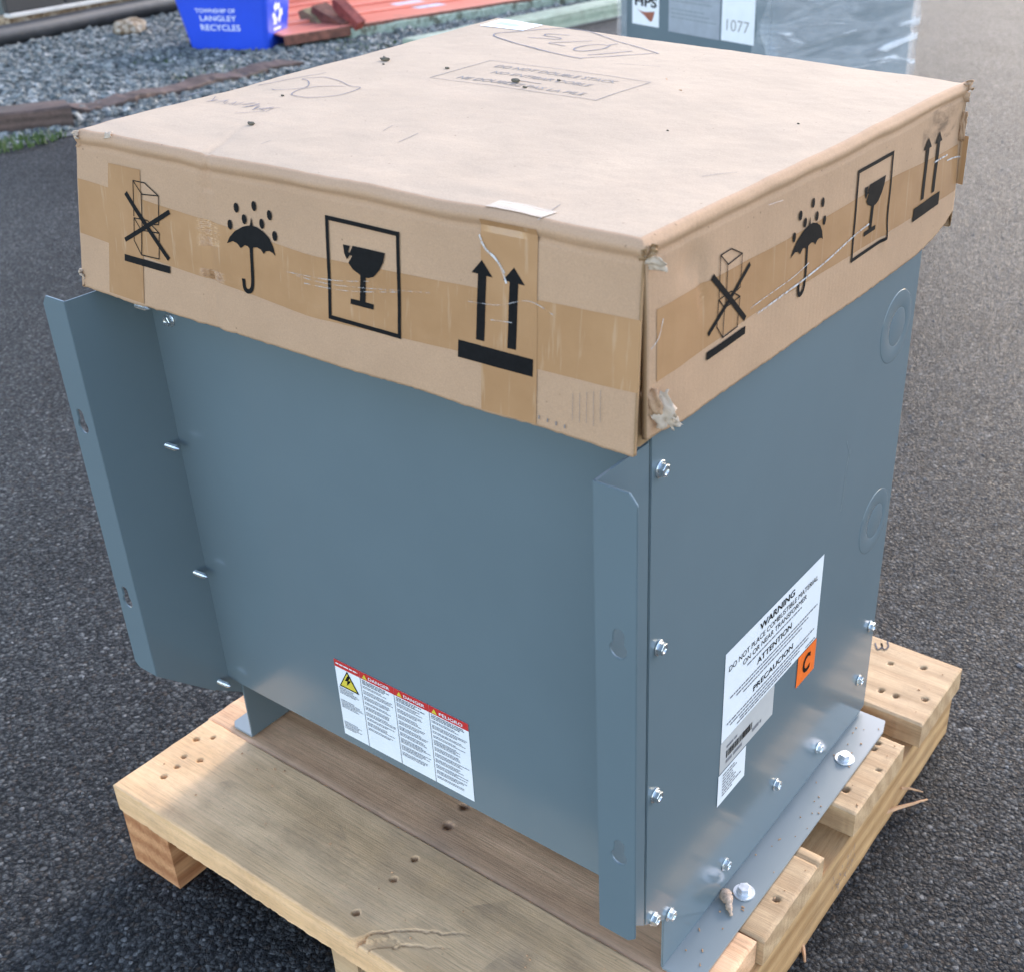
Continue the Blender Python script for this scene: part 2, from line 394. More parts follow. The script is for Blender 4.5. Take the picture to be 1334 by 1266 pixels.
H1 = [(-.697, -.0037, .0036), (-.681, .0107, .0029), (-.683, -.0346, .0032), (-.660, -.027, .0033), (-.675, -.0515, .0031), (-.674, -.0725, .0037),
      (-.319, -.031, .0036), (-.320, .0053, .0033), (-.3207, -.0889, .0037)]
H2 = [(-.324, .0684, .0042), (-.328, .104, .0042)]
H5 = [(-.012, .6565, .0032), (.0306, .6728, .0033), (.0014, .5941, .003), (.0224, .5946, .0033), (.058, .609, .0036)]
H4 = [(.0413, .4783, .0026), (.0425, .3909, .0042), (.0405, .492, .003), (.062, .447, .002)]
board('deck_board', pl_l, pl_r-.006, -.1175, .0328, TOP-.040, TOP+.002, .0016, 'pine_front', H1, crack1, 1.0, .0012, .0022)
board('deck_board', pl_l-.004, pl_r-.008, .0335, .1295, TOP-.038, TOP, .0035, 'pine_brown', H2, None, 2.0)
def crack3(x, y):
    d = abs(y-(.262+.02*(x-.04))); return .004*(1-d/.0022) if d < .0022 and x > .02 else 0
board('deck_board', pl_l, pl_r, .1315, .278, TOP-.038, TOP, .0030, 'pine', [(.052, .19, .003)], crack3, 3.0)
board('deck_board', pl_l, pl_r+.002, .3595, .5096, TOP-.038, TOP, .0026, 'pine', H4, None, 4.0)
board('deck_board', pl_l, pl_r+.0065, .557, .705, TOP-.038, TOP, .0026, 'pine', H5, None, 5.0, .0007, .0024)
for k_, (x0, x1, mt, y0) in enumerate(((-.712, -.624, 'stringer', -.1165), (-.341, -.301, 'pine', -.1145), (-.022, .067, 'stringer_r', -.115))):
    bm = bmesh.new(); ny = 60
    prof = [(x0, .0), (x1, .0), (x1, .03), (x1, .06), (x1, .0885), (x0, .0885), (x0, .06), (x0, .03)]
    rr = []
    for j in range(ny+1):
        y = y0+(.709-y0)*j/ny
        rr.append([bm.verts.new(Vector((px_+.0012*nz(y*14, pz*40, k_), y, max(0, pz+(.0008*nz(y*20, px_*30, k_) if 0 < pz < .088 else 0))))-PO) for px_, pz in prof])
    for A, B in zip(rr, rr[1:]):
        for q in range(8): bm.faces.new((A[q], A[(q+1) % 8], B[(q+1) % 8], B[q]))
    bm.faces.new(rr[0]); bm.faces.new(rr[-1][::-1])
    bmo('stringer', bm, mt, pallet)
def splinter(p0, p1, r, parent, sag=.004):
    bm = bmesh.new(); p0, p1 = Vector(p0)-PO, Vector(p1)-PO; pts = []
    for i in range(7):
        t = i/6; q = p0.lerp(p1, t); q.z += sag*math.sin(t*3)*nz(t*5, p0.x*50); q.x += .002*nz(t*4, p0.y*30); pts.append(q)
    tube(bm, pts, [r*(1-.75*i/6)+.0004 for i in range(7)], 5); return bmo('splinter', bm, 'splinter', parent)
a = P2(1161, 1062, .02); b = P2(1208, 1041, .006); splinter(a-Vector((.01, 0, 0)), b, .0032, pallet)
a = P2(1183, 1030, .035); b = P2(1202, 1031, .022); splinter(a-Vector((.01, 0, 0)), b, .0016, pallet)
a = P2(1054, 1212, .006); b = P2(1048, 1252, .003); splinter(a-Vector((.012, 0, -.004)), b, .004, pallet)
a = P2(1050, 1225, .008); b = P2(1043, 1240, .003); splinter(a-Vector((.01, 0, 0)), b, .0025, pallet)
# grey scuffs on the front board
k = NT('board_scuff'); c = k.co((14, 30, 1)); k.P(Base_Color=(.13, .115, .105, 1), Roughness=.9, Alpha=k.math('MULTIPLY', k.ramp(k.noise(c, 1.0, 6, .75), [(.45, 0.0), (.70, .30)]), k.ramp(k.noise(k.co(), 14, 3), [(.38, 0.0), (.60, 1.0)]))); M['board_scuff'] = k.m
def on_b1(a_, b_, l): return (a_-PO.x, b_-PO.y, TOP+.0032+l)
for q in ([(-.66, -.112), (-.60, -.115), (-.50, -.06), (-.53, .0), (-.60, -.03)], [(-.30, -.112), (-.26, -.10), (-.17, -.02), (-.19, .02), (-.25, -.04)], [(-.50, -.10), (-.40, -.11), (-.36, -.04), (-.46, .01)], [(-.16, -.08), (-.06, -.09), (-.04, .0), (-.14, .02)]):
    decal('board_scuff', [q], on_b1, 'board_scuff', pallet)
# crayon mark on the rear board, grade stamp on the stringer
def on_top(a_, b_, l): return (a_-PO.x, b_-PO.y, TOP+.0012+l)
pts = [P2(u, v, TOP) for u, v in ((1140, 838), (1143, 846), (1149, 843), (1148, 838), (1151, 846), (1157, 843), (1156, 836))]
decal('crayon_mark', stroke(smoothline([(p.x, p.y) for p in pts], 5), .0022), on_top, 'pen', pallet)
def on_str(a_, b_, l): return (.0685+l-PO.x, a_-PO.y, b_)
rnd = random.Random(3); pol = []
for i in range(44):
    y = .315+rnd.random()*.07; z = .020+rnd.random()*.036; pol += stroke([(y, z), (y+rnd.uniform(-.005, .005), z+rnd.uniform(-.008, .008))], .0009)
decal('grade_stamp', pol, on_str, 'pen', pallet, .01)['kind'] = 'stuff'

# ------------------------------------------------------------------ transformer
W, D = .637, .537
ZT = .792                                          # hidden top of the enclosure
tr = tag(empty('transformer', (-.318, .27, .13)), 'blue-grey steel transformer enclosure bolted to the pine pallet, with warning labels', 'transformer')
TO = Vector((-.318, .27, .13))
def loc(*p): return Vector(p)-TO
yf = .0216
fp = plate('front_panel', [(-W+.002, .243), (-.002, .243), (-.002, ZT), (-W+.002, ZT)], [], lambda a, b, d: loc(a, yf+d, b), .002, 'paint', tr)
SIDE = [(.0022, .234), (.062, .188), (.122, .139), (D, .139), (D, ZT), (.0022, ZT)]
sp_r = plate('side_panel', SIDE, [], lambda a, b, d: loc(0-d, a, b), .002, 'paint', tr, .0008)
plate('side_panel', SIDE, [], lambda a, b, d: loc(-W-.004+d, a, b), .002, 'paint', tr, .0008)
plate('back_panel', rect(-W, -.003, .139, ZT), [], lambda a, b, d: loc(a, D-.004-d, b), .002, 'paint', tr)
plate('top_panel', rect(-W, -.003, .004, D-.004), [], lambda a, b, d: loc(a, b, ZT-.002-d), .002, 'paint', tr)
plate('bottom_panel', rect(-W+.004, -.004, .03, D-.01), [], lambda a, b, d: loc(a, b, .25+d), .002, 'paint', tr)
box('top_cover', -.600-TO.x, -.030-TO.x, .035-TO.y, .500-TO.y, .7925-TO.z, .918-TO.z, 'paint', tr, .004)
def keyhole(cx, cz):
    big = [(cx+.0078*math.cos(t), cz-.006+.0078*math.sin(t)) for t in np.linspace(math.radians(130), math.radians(410), 18)]
    sm = [(cx+.0005+.005*math.cos(t), cz+.0085+.005*math.sin(t)) for t in np.linspace(0, math.pi, 10)]
    return [(float(x), float(z)) for x, z in big+sm]
flo, flw, T2 = -.0717, .0385, .0022
for sgn, x0 in ((1, 0.0), (-1, -W)):
    br = empty('mounting_bracket', (0, 0, 0)); br.parent = tr
    # local x outwards from the web face
    ol = [(-.0012*0, .306), (.031, .306), (flw, .3125), (flw, .760), (.0315, .769), (0, .769)]
    hl = [keyhole(.0215, .633), keyhole(.0215, .411)]
    bm = bmesh.new()
    plate('flange', ol, hl, (lambda a, b, d, x0=x0, s=sgn: loc(x0+s*(a-T2), flo+d, b)), T2, 'paint', br, .0006)
    web = [(flo+.0002, .306), (flo+.0002, .769), (-.0005, .769), (-.0005, ZT), (yf+.004 if sgn < 0 else -.0004, ZT), (yf+.004 if sgn < 0 else -.0004, .236), (-.0005, .2365)]
    plate('web', web, [], (lambda a, b, d, x0=x0, s=sgn: loc(x0-s*(.0002+d), a, b)), T2, 'paint', br, .0006)
# corner return behind the side panel (dark seam)
plate('corner_return', rect(.0005, .03, .236, ZT), [], lambda a, b, d: loc(-.0045-d, a, b), .002, 'paint', tr, 0)
# feet: angle irons on both sides
def foot(sgn, x0):
    f_ = empty('mounting_foot'); f_.parent = tr
    zt_ = .1305
    plate('foot_leg', [(.040, zt_), (D-.006, zt_), (D-.006, .245), (.040, .245)], [], lambda a, b, d: loc(x0-sgn*(.0022+d*.9), a, b), .003, 'paint', f_, .0006)
    plate('foot_flange', [(-.003, .0395), (.030, .0395), (.0395, .047), (.0395, D-.026), (.033, D-.003), (-.003, D-.003)], [], lambda a, b, d: loc(x0+sgn*a, b, zt_+.0015-d), .003, 'paint_lit', f_, .0007)
foot(1, .0); foot(-1, -W-.005)

def hex_screw_mesh(nm, r_w, r_h, h, recess=True):
    bm = bmesh.new(); n = 18; prev = None
    def ring(r, z, nn=n, rot=0): return [bm.verts.new((r*math.cos(2*math.pi*i/nn+rot), r*math.sin(2*math.pi*i/nn+rot), z)) for i in range(nn)]
    rs = [ring(r_w, 0), ring(r_w, .0007), ring(r_w*.93, .0012)]
    def hexring(rr, z):
        out = []
        for i in range(n):
            t = 2*math.pi*i/n; k6 = (t % (math.pi/3))-math.pi/6; out.append(bm.verts.new((rr*math.cos(t)/math.cos(k6)*.9, rr*math.sin(t)/math.cos(k6)*.9, z)))
        return out
    rs += [hexring(r_h, .0013), hexring(r_h, h-.0004), hexring(r_h*.9, h)]
    if recess: rs += [ring(r_h*.62, h), ring(r_h*.5, h-.0011)]
    for A, B in zip(rs, rs[1:]):
        for i in range(n): bm.faces.new((A[i], A[(i+1) % n], B[(i+1) % n], B[i]))
    bm.faces.new(rs[-1]); bm.faces.new(rs[0][::-1])
    bmesh.ops.recalc_face_normals(bm, faces=bm.faces[:])
    me = bpy.data.meshes.new(nm); bm.to_mesh(me); bm.free(); return me
SCREW = hex_screw_mesh('screw', .0076, .0056, .0058)
def put(nm, me, mat, parent, pos, zdir, spin=0.0):
    o = link(nm, me, mat, parent); o.matrix_local = Matrix.Translation(loc(*pos)) @ Vector(zdir).to_track_quat('Z', 'Y').to_matrix().to_4x4() @ Matrix.Rotation(spin, 4, 'Z'); return o
for (y, z) in ((.0154, .7391), (.0177, .5648), (.0155, .3967), (.0165, .2302), (.0473, .2072), (.1625, .176), (.2772, .2034), (.3921, .174), (.504, .2052), (.5213, .2802)):
    put('screw', SCREW, 'zinc', tr, (.0003, y, z), (1, .06*nz(y*70, z*70), .06*nz(z*50, y*9)), y*40)
# screw points that stick out of the left bracket's web
bm = bmesh.new()
pr, zz = [], []
for i in range(34):
    zz.append(.020*i/33); pr.append(.0029+(.0005 if i % 2 else -.0003) if i < 26 else .0030*(1-(i-26)/9.0))
tube(bm, [(0, 0, z) for z in zz], pr, 10); bmesh.ops.recalc_face_normals(bm, faces=bm.faces[:])
TIP = bpy.data.meshes.new('screw_point'); bm.to_mesh(TIP); bm.free()
for (y, z) in ((.0055, .7406), (.0054, .5776), (.0066, .4092), (.0070, .2465)):
    put('screw_point', TIP, 'zinc', tr, (-W+.0015, y, z), (1, .1, -.02))
put('screw_point', TIP, 'zinc', tr, (-.634, .052, .215), (1, .1, -.02))
put('screw', SCREW, 'zinc', tr, (-.606, yf-.0003, .7255), (0, -1, 0))
# anchor bolts with washers on the feet
wb = bmesh.new()
tube(wb, [(0, 0, 0), (0, 0, .0016)], [.0125, .0122], 28); bmesh.ops.recalc_face_normals(wb, faces=wb.faces[:]); WASH = bpy.data.meshes.new('washer'); wb.to_mesh(WASH); wb.free()
BOLT = hex_screw_mesh('bolt_head', .0085, .0072, .0072, False)
for (x, y) in ((.0197, .1749), (.0199, .4358), (-W-.025, .175), (-W-.025, .436)):
    o = put('anchor_bolt', BOLT, 'bolt', tr, (x, y, .1337), (.05*nz(y*9, 1), .04, 1), y*7)
    put('washer', WASH, 'bolt', tr, (x, y, .1321), (.04*nz(y*9, 1), .03, 1)).parent = tr
# knockouts
def knockout(cy, cz):
    bm = bmesh.new(); n = 48
    prof = [(.0408, -.0002), (.0403, .0004), (.0396, .0005), (.0224, .0005), (.0218, .0003), (.0215, .0001), (.0210, .0004), (.0204, .0005)]
    rs = [[bm.verts.new(loc(z, cy+(.003 if r < .03 else 0)+r*math.cos(2*math.pi*i/n), cz-.001*(r < .03)+r*math.sin(2*math.pi*i/n))) for i in range(n)] for r, z in prof]
    for A, B in zip(rs, rs[1:]):
        for i in range(n): bm.faces.new((A[i], A[(i+1) % n], B[(i+1) % n], B[i]))
    bm.faces.new(rs[-1]); bmo('knockout', bm, 'paint', tr, smooth=True)
knockout(.486, .697); knockout(.490, .4515)

# --- labels
def on_front(a_, b_, l): return loc(a_, yf-.0001-l, b_)
def on_side(a_, b_, l): return loc(.0001+l, a_, b_)
def sticker(nm, out, fm, mat, parent, t=.0004): return decal(nm, [out], fm, mat, parent, None, t)
rnd = random.Random(11)
x0, x1, z0, z1 = -.4283, -.2325, .2549, .3640
dl = sticker('danger_label', rect(x0, x1, z0, z1), on_front, 'label', tr); dl['label'] = 'white danger label with red header and yellow shock triangle'
cols = [x0, -.3890, -.3380, -.2872, x1]; zh = .3540
hd = decal('label_header', [rect(cols[i]+(.0003 if i else 0), cols[i+1], zh, z1) for i in range(4)], on_front, 'red', dl, None, .0007); hd.parent = dl
for c in cols[1:4]: decal('label_divider', [rect(c-.0004, c+.0004, z0, zh)], on_front, 'small_print', dl, None, .0007)
for q in (('DANGER', -.3755, -.3440, .3567, .3608, .012), ('DANGER', -.3233, -.2930, .3567, .3608, .012), ('PELIGRO', -.2725, -.2400, .3564, .3606, .012)): decal('label_lettering', [text_poly(*q)], on_front, 'label', dl, None, .0010)
decal('small_print', dashes(-.4258, -.392, .3585, .0016, rnd), on_front, 'label', dl, None, .0010)['kind'] = 'stuff'
tri = lambda cx, cz, s: [(cx-s*.58, cz-s*.5), (cx+s*.58, cz-s*.5), (cx, cz+s*.5)]
for cx in (-.3815, -.3296, -.2795): decal('warning_triangle', [tri(cx, .3588, .0065)], on_front, 'yellow', dl, None, .0010)
decal('triangle_border', [tri(-.4093, .3405, .0265)], on_front, 'ink', dl, None, .0008)
decal('warning_triangle', [tri(-.4093, .3402, .0215)], on_front, 'yellow', dl, None, .0011)
decal('shock_symbol', [[(-.4085, .3480), (-.4140, .3392), (-.4100, .3400), (-.4118, .3325), (-.4040, .3422), (-.4082, .3414), (-.4050, .3480)]], on_front, 'ink', dl, None, .0014)
sm = []
for z in (.3245, .3225, .3205, .3185, .3165): sm += dashes(-.4258, -.3915, z, .0009, rnd, rnd.uniform(.6, 1))
for z in (.3065, .3045, .3025, .3005, .2985, .2965): sm += dashes(-.4258, -.3915, z, .0009, rnd, rnd.uniform(.6, 1))
for z in (.2745, .2725, .2705, .2685, .2665, .2645): sm += dashes(-.4258, -.3915, z, .0009, rnd, rnd.uniform(.5, 1))
for ci in (1, 2, 3):
    a0, a1 = cols[ci]+.0025, cols[ci+1]-.003; z = .3515
    for z_ in (.3512, .3490, .3468): sm += dashes(a0, a1, z_, .0013, rnd, rnd.uniform(.55, 1))
    z = .3435; lim = (.280, .266, .262)[ci-1]
    while z > lim:
        for q in range(rnd.choice((2, 3, 3, 4))):
            if z > lim: sm += dashes(a0, a1, z, .0009, rnd, rnd.uniform(.6, 1)); z -= .00195
        z -= .0024
decal('small_print', sm, on_front, 'small_print', dl, None, .0008)['kind'] = 'stuff'

wl = sticker('warning_label', rect(.1387, .3525, .3672, .4796), on_side, 'label', tr); wl['label'] = 'white combustible material warning label with black lettering'
for q in (('WARNING', .2079, .2843, .4650, .4738, .022), ('DO NOT PLACE COMBUSTIBLE MATERIAL', .1468, .3409, .4532, .4600, .0),
      ('ON OR NEAR TRANSFORMER', .1755, .3155, .4425, .4492, .0), ('ATTENTION', .2069, .2830, .4232, .4310, .015), ('PRECAUCION', .2021, .2906, .3915, .3990, .015)):
    decal('label_lettering', [text_poly(*q)], on_side, 'ink', wl, None, .0008)
sm = []
for z, a0, a1 in ((.4365, .185, .305), (.4165, .152, .346), (.4115, .165, .325), (.406, .18, .31), (.3850, .148, .343), (.3800, .155, .330), (.3752, .175, .31), (.3712, .17, .29), (.3695, .325, .348)): sm += dashes(a0, a1, z, .0019, rnd)
decal('small_print', sm, on_side, 'small_print', wl, None, .0008)['kind'] = 'stuff'
ot = sticker('orange_tag', rect(.3082, .3535, .3235, .3665), on_side, 'orange', tr, .0007); ot['label'] = 'orange square tag with a black letter C'
decal('tag_letter', [text_poly('C', .3215, .3400, .3325, .3585, .03)], on_side, 'ink', ot, None, .0011)
gl = sticker('barcode_label', rect(.1380, .2530, .3255, .3668), on_side, 'label_grey', tr, .0003); gl['label'] = 'grey barcode label'
bars = []; x = .1505
while x < .2040:
    wd = rnd.choice((.0006, .0006, .0011, .0017)); bars.append(rect(x, x+wd, .3400, .3495)); x += wd+rnd.choice((.0006, .0008, .0012))
decal('barcode', bars, on_side, 'ink', gl, None, .0007)['kind'] = 'stuff'
decal('small_print', dashes(.1505, .186, .3325, .0042, rnd)+dashes(.206, .2256, .3345, .0042, rnd)+dashes(.1505, .172, .3530, .003, rnd), on_side, 'small_print', gl, None, .0007)['kind'] = 'stuff'
wl2 = sticker('serial_label', rect(.1362, .1940, .2822, .3246), on_side, 'label', tr, .0006); wl2['label'] = 'small white serial label with fine print'
sm = []
for z in (.3190, .3150, .3110, .3070, .3030, .2990, .2950, .2910): sm += dashes(.145, .187, z, .0017, rnd, rnd.uniform(.5, 1))
decal('small_print', sm, on_side, 'small_print', wl2, None, .0010)['kind'] = 'stuff'
# faint scratches on the side panel
pl_ = []
for pts in (((1108, 585), (1102, 612), (1099, 640), (1095, 665)), ((1103, 575), (1107, 592))):
    q = [P2(u, v, 0, 0) for u, v in pts]; pl_ += stroke(smoothline([(p.y, p.z) for p in q], 5), .0005)
k = NT('paint_scuff'); k.P(Base_Color=(.24, .28, .295, 1), Roughness=.4); M['scuff'] = k.m
decal('scratch', pl_, on_side, 'scuff', tr, None, .0002)
# ------------------------------------------------------------------ carton cap
CO = Vector((-.31, .29, .775))
carton = tag(empty('cardboard_carton', tuple(CO)), 'tan cardboard carton lid with black handling symbols capping the grey transformer', 'carton')
R0 = .0055
# flat top corners (front-left, front-right, back-right, back-left), already inset by the fold radius
CA, CB, CC, CD = Vector((-.6242, -.0265, .928)), Vector((.0067, -.0224, .933)), Vector((.0030, .6044, .930)), Vector((-.6282, .6003, .944))
def ins(p, sx, sy): return p+Vector((sx*R0, sy*R0, 0))
TA, TB, TC, TD = ins(CA, 1, 1), ins(CB, -1, 1), ins(CC, -1, -1), ins(CD, 1, -1)
CREASE = [(-.439, -.035), (-.452, -.005), (-.470, .030), (-.494, .072)]
def top_pt(u, v):
    p = (TA*(1-u)+TB*u)*(1-v)+(TD*(1-u)+TC*u)*v
    x, y = p.x, p.y
    z = .0013*nz(x*5, y*5, 1.3)+.0007*nz(x*22, y*22, 4.4)+.00035*nz(x*70, y*70, 2.2)
    e = min(v, 1-v, u, 1-u)
    z += .0008*nz(x*14+3, y*14, 8.8)*max(0, 1-e/.05)
    z += .003*math.sin(math.pi*u)*math.sin(math.pi*v)
    d = cdist(x, y, CREASE); f = max(0, 1-(y+.03)/.11)
    if d < .006: z -= .0028*(1-d/.006)**2*f
    z -= .0014*math.exp(-(d/.02)**2)*f
    # right rim sag and left front dip
    z -= .0035*math.exp(-((u-.04)/.05)**2-((v-.28)/.10)**2)
    z += .0015*math.exp(-((v-.06)/.02)**2)*nz(x*9, 3.3)
    xo = .0016*nz(y*9, 5.5)*(abs(2*u-1)**8)*(1 if u > .5 else -1); yo = .0016*nz(x*9, 6.6)*(abs(2*v-1)**8)
    if v < .5: yo += .0022*math.exp(-((x+.442)/.007)**2)*(1-v*2)**8
    return p+Vector((xo, yo, z))
FB = [(-.628, .7745), (-.585, .774), (-.55, .7735), (-.509, .776), (-.435, .775), (-.325, .776), (-.262, .7755), (-.203, .777), (-.136, .775), (-.079, .777), (.003, .777), (.02, .776)]
RB = [(-.03, .782), (.0, .781), (.008, .779), (.04, .776), (.075, .776), (.155, .775), (.249, .775), (.378, .772), (.50, .773), (.545, .777), (.58, .785), (.61, .797)]
def interp(L, x): return float(np.interp(x, [p[0] for p in L], [p[1] for p in L]))
SIDES = {'front': (lambda u: (u, 0.0), Vector((0, -1, 0)), Vector((1, 0, 0)), .0164), 'right': (lambda u: (1.0, u), Vector((1, 0, 0)), Vector((0, 1, 0)), .0032),
         'back': (lambda u: (1-u, 1.0), Vector((0, 1, 0)), Vector((-1, 0, 0)), .006), 'left': (lambda u: (0.0, 1-u), Vector((-1, 0, 0)), Vector((0, -1, 0)), .0207)}
HT = .156
def side_pt(sd, u, dz, lift=0.0):
    fn, out, lat, fl = SIDES[sd]; p = top_pt(*fn(u)); s_ = p.dot(lat)
    jit = 1+.35*nz(s_*18, 1.7, 3)
    r = R0
    o = math.sqrt(max(0, r*r-(r-dz)**2)) if dz < r else r
    o2 = o
    if dz >= r*.4:
        k_ = min(1, (dz-r*.4)/(r*.6))
        o2 += k_*(.0017*jit*math.exp(-((dz-.0065)/.0038)**2)-.0019*math.exp(-((dz-.0132+.0015*nz(s_*11, 9))/.0016)**2))
        q = max(0, dz-.012)/.144
        o2 += fl*q+k_*(.0016*nz(s_*6, dz*8, 11+fl*90)+.0006*nz(s_*24, dz*30, 5))
        if sd == 'right':       # crushed spots near the front corner and a tear under the glass symbol
            o2 -= .004*math.exp(-((s_-.045)/.018)**2-((dz-.036)/.016)**2)+.0022*math.exp(-((s_-.060)/.006)**2-((dz-.055)/.02)**2)
            o2 += .002*math.exp(-((s_-.405)/.008)**2-((dz-.112)/.012)**2)
            o2 -= .004*math.exp(-((s_-.60)/.03)**2-((dz-.05)/.03)**2)
        if sd == 'front' and dz < .03:
            o2 -= .0022*math.exp(-((s_+.440)/.006)**2)*k_
    e = (2*u-1)*min(o, r)
    q = max(0, dz-.012)/.144
    if sd == 'front': e += -.0207*q*max(0, 1-u*4)+.0032*q*max(0, u*4-3)
    if sd == 'left': e += .0164*q*max(0, u*4-3)
    if sd == 'right' and u < .5: e += .004*(1-2*u)*(.6+.4*min(1, dz/.15))
    return p+out*(o2+lift)+lat*e+Vector((0, 0, -dz))
NU, NV = 170, 150
vs_, fs, mi = [], [], []
idx = {}
for j in range(NV+1):
    for i in range(NU+1): idx[('t', i, j)] = len(vs_); vs_.append(top_pt(i/NU, j/NV)-CO)
for j in range(NV):
    for i in range(NU): fs.append((idx[('t', i, j)], idx[('t', i+1, j)], idx[('t', i+1, j+1)], idx[('t', i, j+1)]))
ntopf = len(fs)
ARC = [.0, .0004, .0012, .0024, .0039, .0055]
NR = 70; ends = {}
for sd, n in (('front', NU), ('right', NV), ('back', NU), ('left', NV)):
    def tkey(i): return {'front': ('t', i, 0), 'right': ('t', NU, i), 'back': ('t', NU-i, NV), 'left': ('t', 0, NV-i)}[sd]
    prev = [idx[tkey(i)] for i in range(n+1)]; cols0, cols1 = [prev[0]], [prev[-1]]
    for k_ in range(1, len(ARC)+NR):
        row = []
        for i in range(n+1):
            u = i/n; base = side_pt(sd, u, ARC[-1])
            if k_ < len(ARC): dz = ARC[k_]
            else:
                tgt = top_pt(*SIDES[sd][0](u)).z-(interp(FB, base.x) if sd == 'front' else interp(RB, base.y) if sd == 'right' else .776)
                s_ = base.x*3+base.y*5; tgt += .0010*nz(s_*25, 2)+.0007*nz(s_*80, 3)
                dz = ARC[-1]+(tgt-ARC[-1])*(k_-len(ARC)+1)/NR
            row.append(len(vs_)); vs_.append(side_pt(sd, u, dz)-CO)
        for i in range(n): fs.append((prev[i], row[i], row[i+1], prev[i+1]))
        prev = row; cols0.append(row[0]); cols1.append(row[-1])
    ends[sd] = (cols0, cols1)
for a_, b_ in (('front', 'right'), ('right', 'back'), ('back', 'left'), ('left', 'front')):
    e1, s2 = ends[a_][1], ends[b_][0]
    lim = len(ARC) if (a_, b_) == ('front', 'right') else len(e1)
    for k_ in range(lim-1):
        f = [e1[k_], e1[k_+1], s2[k_+1], s2[k_]]; f = list(dict.fromkeys(f))
        if len(f) > 2: fs.append(tuple(f))
me = bpy.data.meshes.new('carton_shell'); me.from_pydata([tuple(v) for v in vs_], [], fs); me.update()
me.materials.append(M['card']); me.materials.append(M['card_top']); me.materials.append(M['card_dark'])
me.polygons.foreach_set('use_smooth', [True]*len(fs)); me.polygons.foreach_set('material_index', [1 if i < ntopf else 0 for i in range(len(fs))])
shell = link('carton_shell', me, None, carton)
md = shell.modifiers.new('thick', 'SOLIDIFY'); md.thickness = .0045; md.offset = -1; md.material_offset_rim = 2; md.use_rim = True
# inner flap seen through the open corner
bm = bmesh.new()
for (x, y) in ((-.012, -.012), (.0015, -.010), (.0015, .045)):
    pass
vv = []
for j in range(12):
    z = .772+.145*j/11
    vv.append([bm.verts.new(Vector((x+.001*nz(z*40, x*90), y+.001*nz(z*30, y*70, 2), z+(.004*nz(x*90, y*50) if j == 0 else 0)))-CO) for x, y in ((-.05, -.022), (-.006, -.021), (.0005, -.014), (.0008, .0), (.0008, .05))])
for A, B in zip(vv, vv[1:]):
    for i in range(4): bm.faces.new((A[i], A[i+1], B[i+1], B[i]))
bmo('corner_flap', bm, 'card_dark', carton, True)
# ---- decal mapping on the sides: a = metres along the side, b = height
def inv(sd, a_, b_):
    fn, out, lat, fl = SIDES[sd]; t0 = side_pt(sd, 0, .05).dot(lat); t1 = side_pt(sd, 1, .05).dot(lat); u = (a_-t0)/(t1-t0)
    return u, top_pt(*fn(max(0, min(1, u)))).z-b_
def on_carton(sd):
    def f(a_, b_, l):
        u, dz = inv(sd, a_, b_); return side_pt(sd, u, max(dz, .0004), l)-CO
    return f
cf, cr_, cl_, cb_ = on_carton('front'), on_carton('right'), on_carton('left'), on_carton('back')
def on_lid(a_, b_, l):
    # a,b = world x,y on the top
    u, v = (a_-TA.x)/(TB.x-TA.x), (b_-TA.y)/(TD.y-TA.y)
    for _ in range(3):
        p = (TA*(1-u)+TB*u)*(1-v)+(TD*(1-u)+TC*u)*v; u += (a_-p.x)/(TB.x-TA.x); v += (b_-p.y)/(TD.y-TA.y)
    return top_pt(u, v)+Vector((0, 0, l))-CO
def wob(pts, amp=.0006, s_=30): return [(x+amp*nz(x*s_, y*s_, 1), y+amp*nz(x*s_, y*s_, 2)) for x, y in pts]
def strip(x0, x1, zlo, zhi, n=40): # long band with soft edges
    xs = np.linspace(x0, x1, n+1); return [(float(x), zlo(x)+.0004*nz(x*60, 1)) for x in xs]+[(float(x), zhi(x)+.0004*nz(x*60, 2)) for x in xs[::-1]]
ztop = lambda x: float(np.interp(x, [-.63, -.598, -.319, .01], [.882, .881, .8645, .879])); zbot = lambda x: float(np.interp(x, [-.63, -.625, -.323, .01], [.829, .829, .812, .826]))
decal('tape', [strip(-.629, .0105, zbot, ztop)], cf, 'tape', carton, .006, .0004)
decal('tape', [[(-.582, .903), (-.534, .904), (-.541, .7775), (-.590, .7775)]], cf, 'tape', carton, .006, .0007)
decal('tape', [[(-.1335, .9255), (-.0805, .9262), (-.079, .7785), (-.1325, .7770)]], cf, 'tape', carton, .006, .0007)
k = NT('glossy_tape_end'); c = k.co(); k.P(Base_Color=k.ramp(k.noise(c, 60, 4), [(.3, (.35, .25, .16)), (.7, (.43, .325, .225))]), Roughness=.42, Normal=k.bump(k.noise(k.co((60, 300, 60)), 1, 3), .5, .002)); M['tape_gloss'] = k.m
decal('tape_end', [wob([(-.133, -.0195), (-.081, -.0195), (-.079, -.003), (-.134, .000)], .001, 60)], on_lid, 'tape_gloss', carton, .005, .0006)
rt = lambda y: float(np.interp(y, [-.01, .16, .42, .61], [.880, .875, .875, .866])); rb = lambda y: float(np.interp(y, [-.01, .16, .42, .61], [.824, .827, .821, .817]))
decal('tape', [strip(-.008, .602, rb, rt)], cr_, 'tape', carton, .006, .0004)
decal('tape', [strip(-.60, .012, lambda x: .823, lambda x: .875)], cl_, 'tape', carton, .008, .0004)
decal('tape', [strip(-.01, .615, lambda x: .823, lambda x: .875)], cb_, 'tape', carton, .008, .0004)
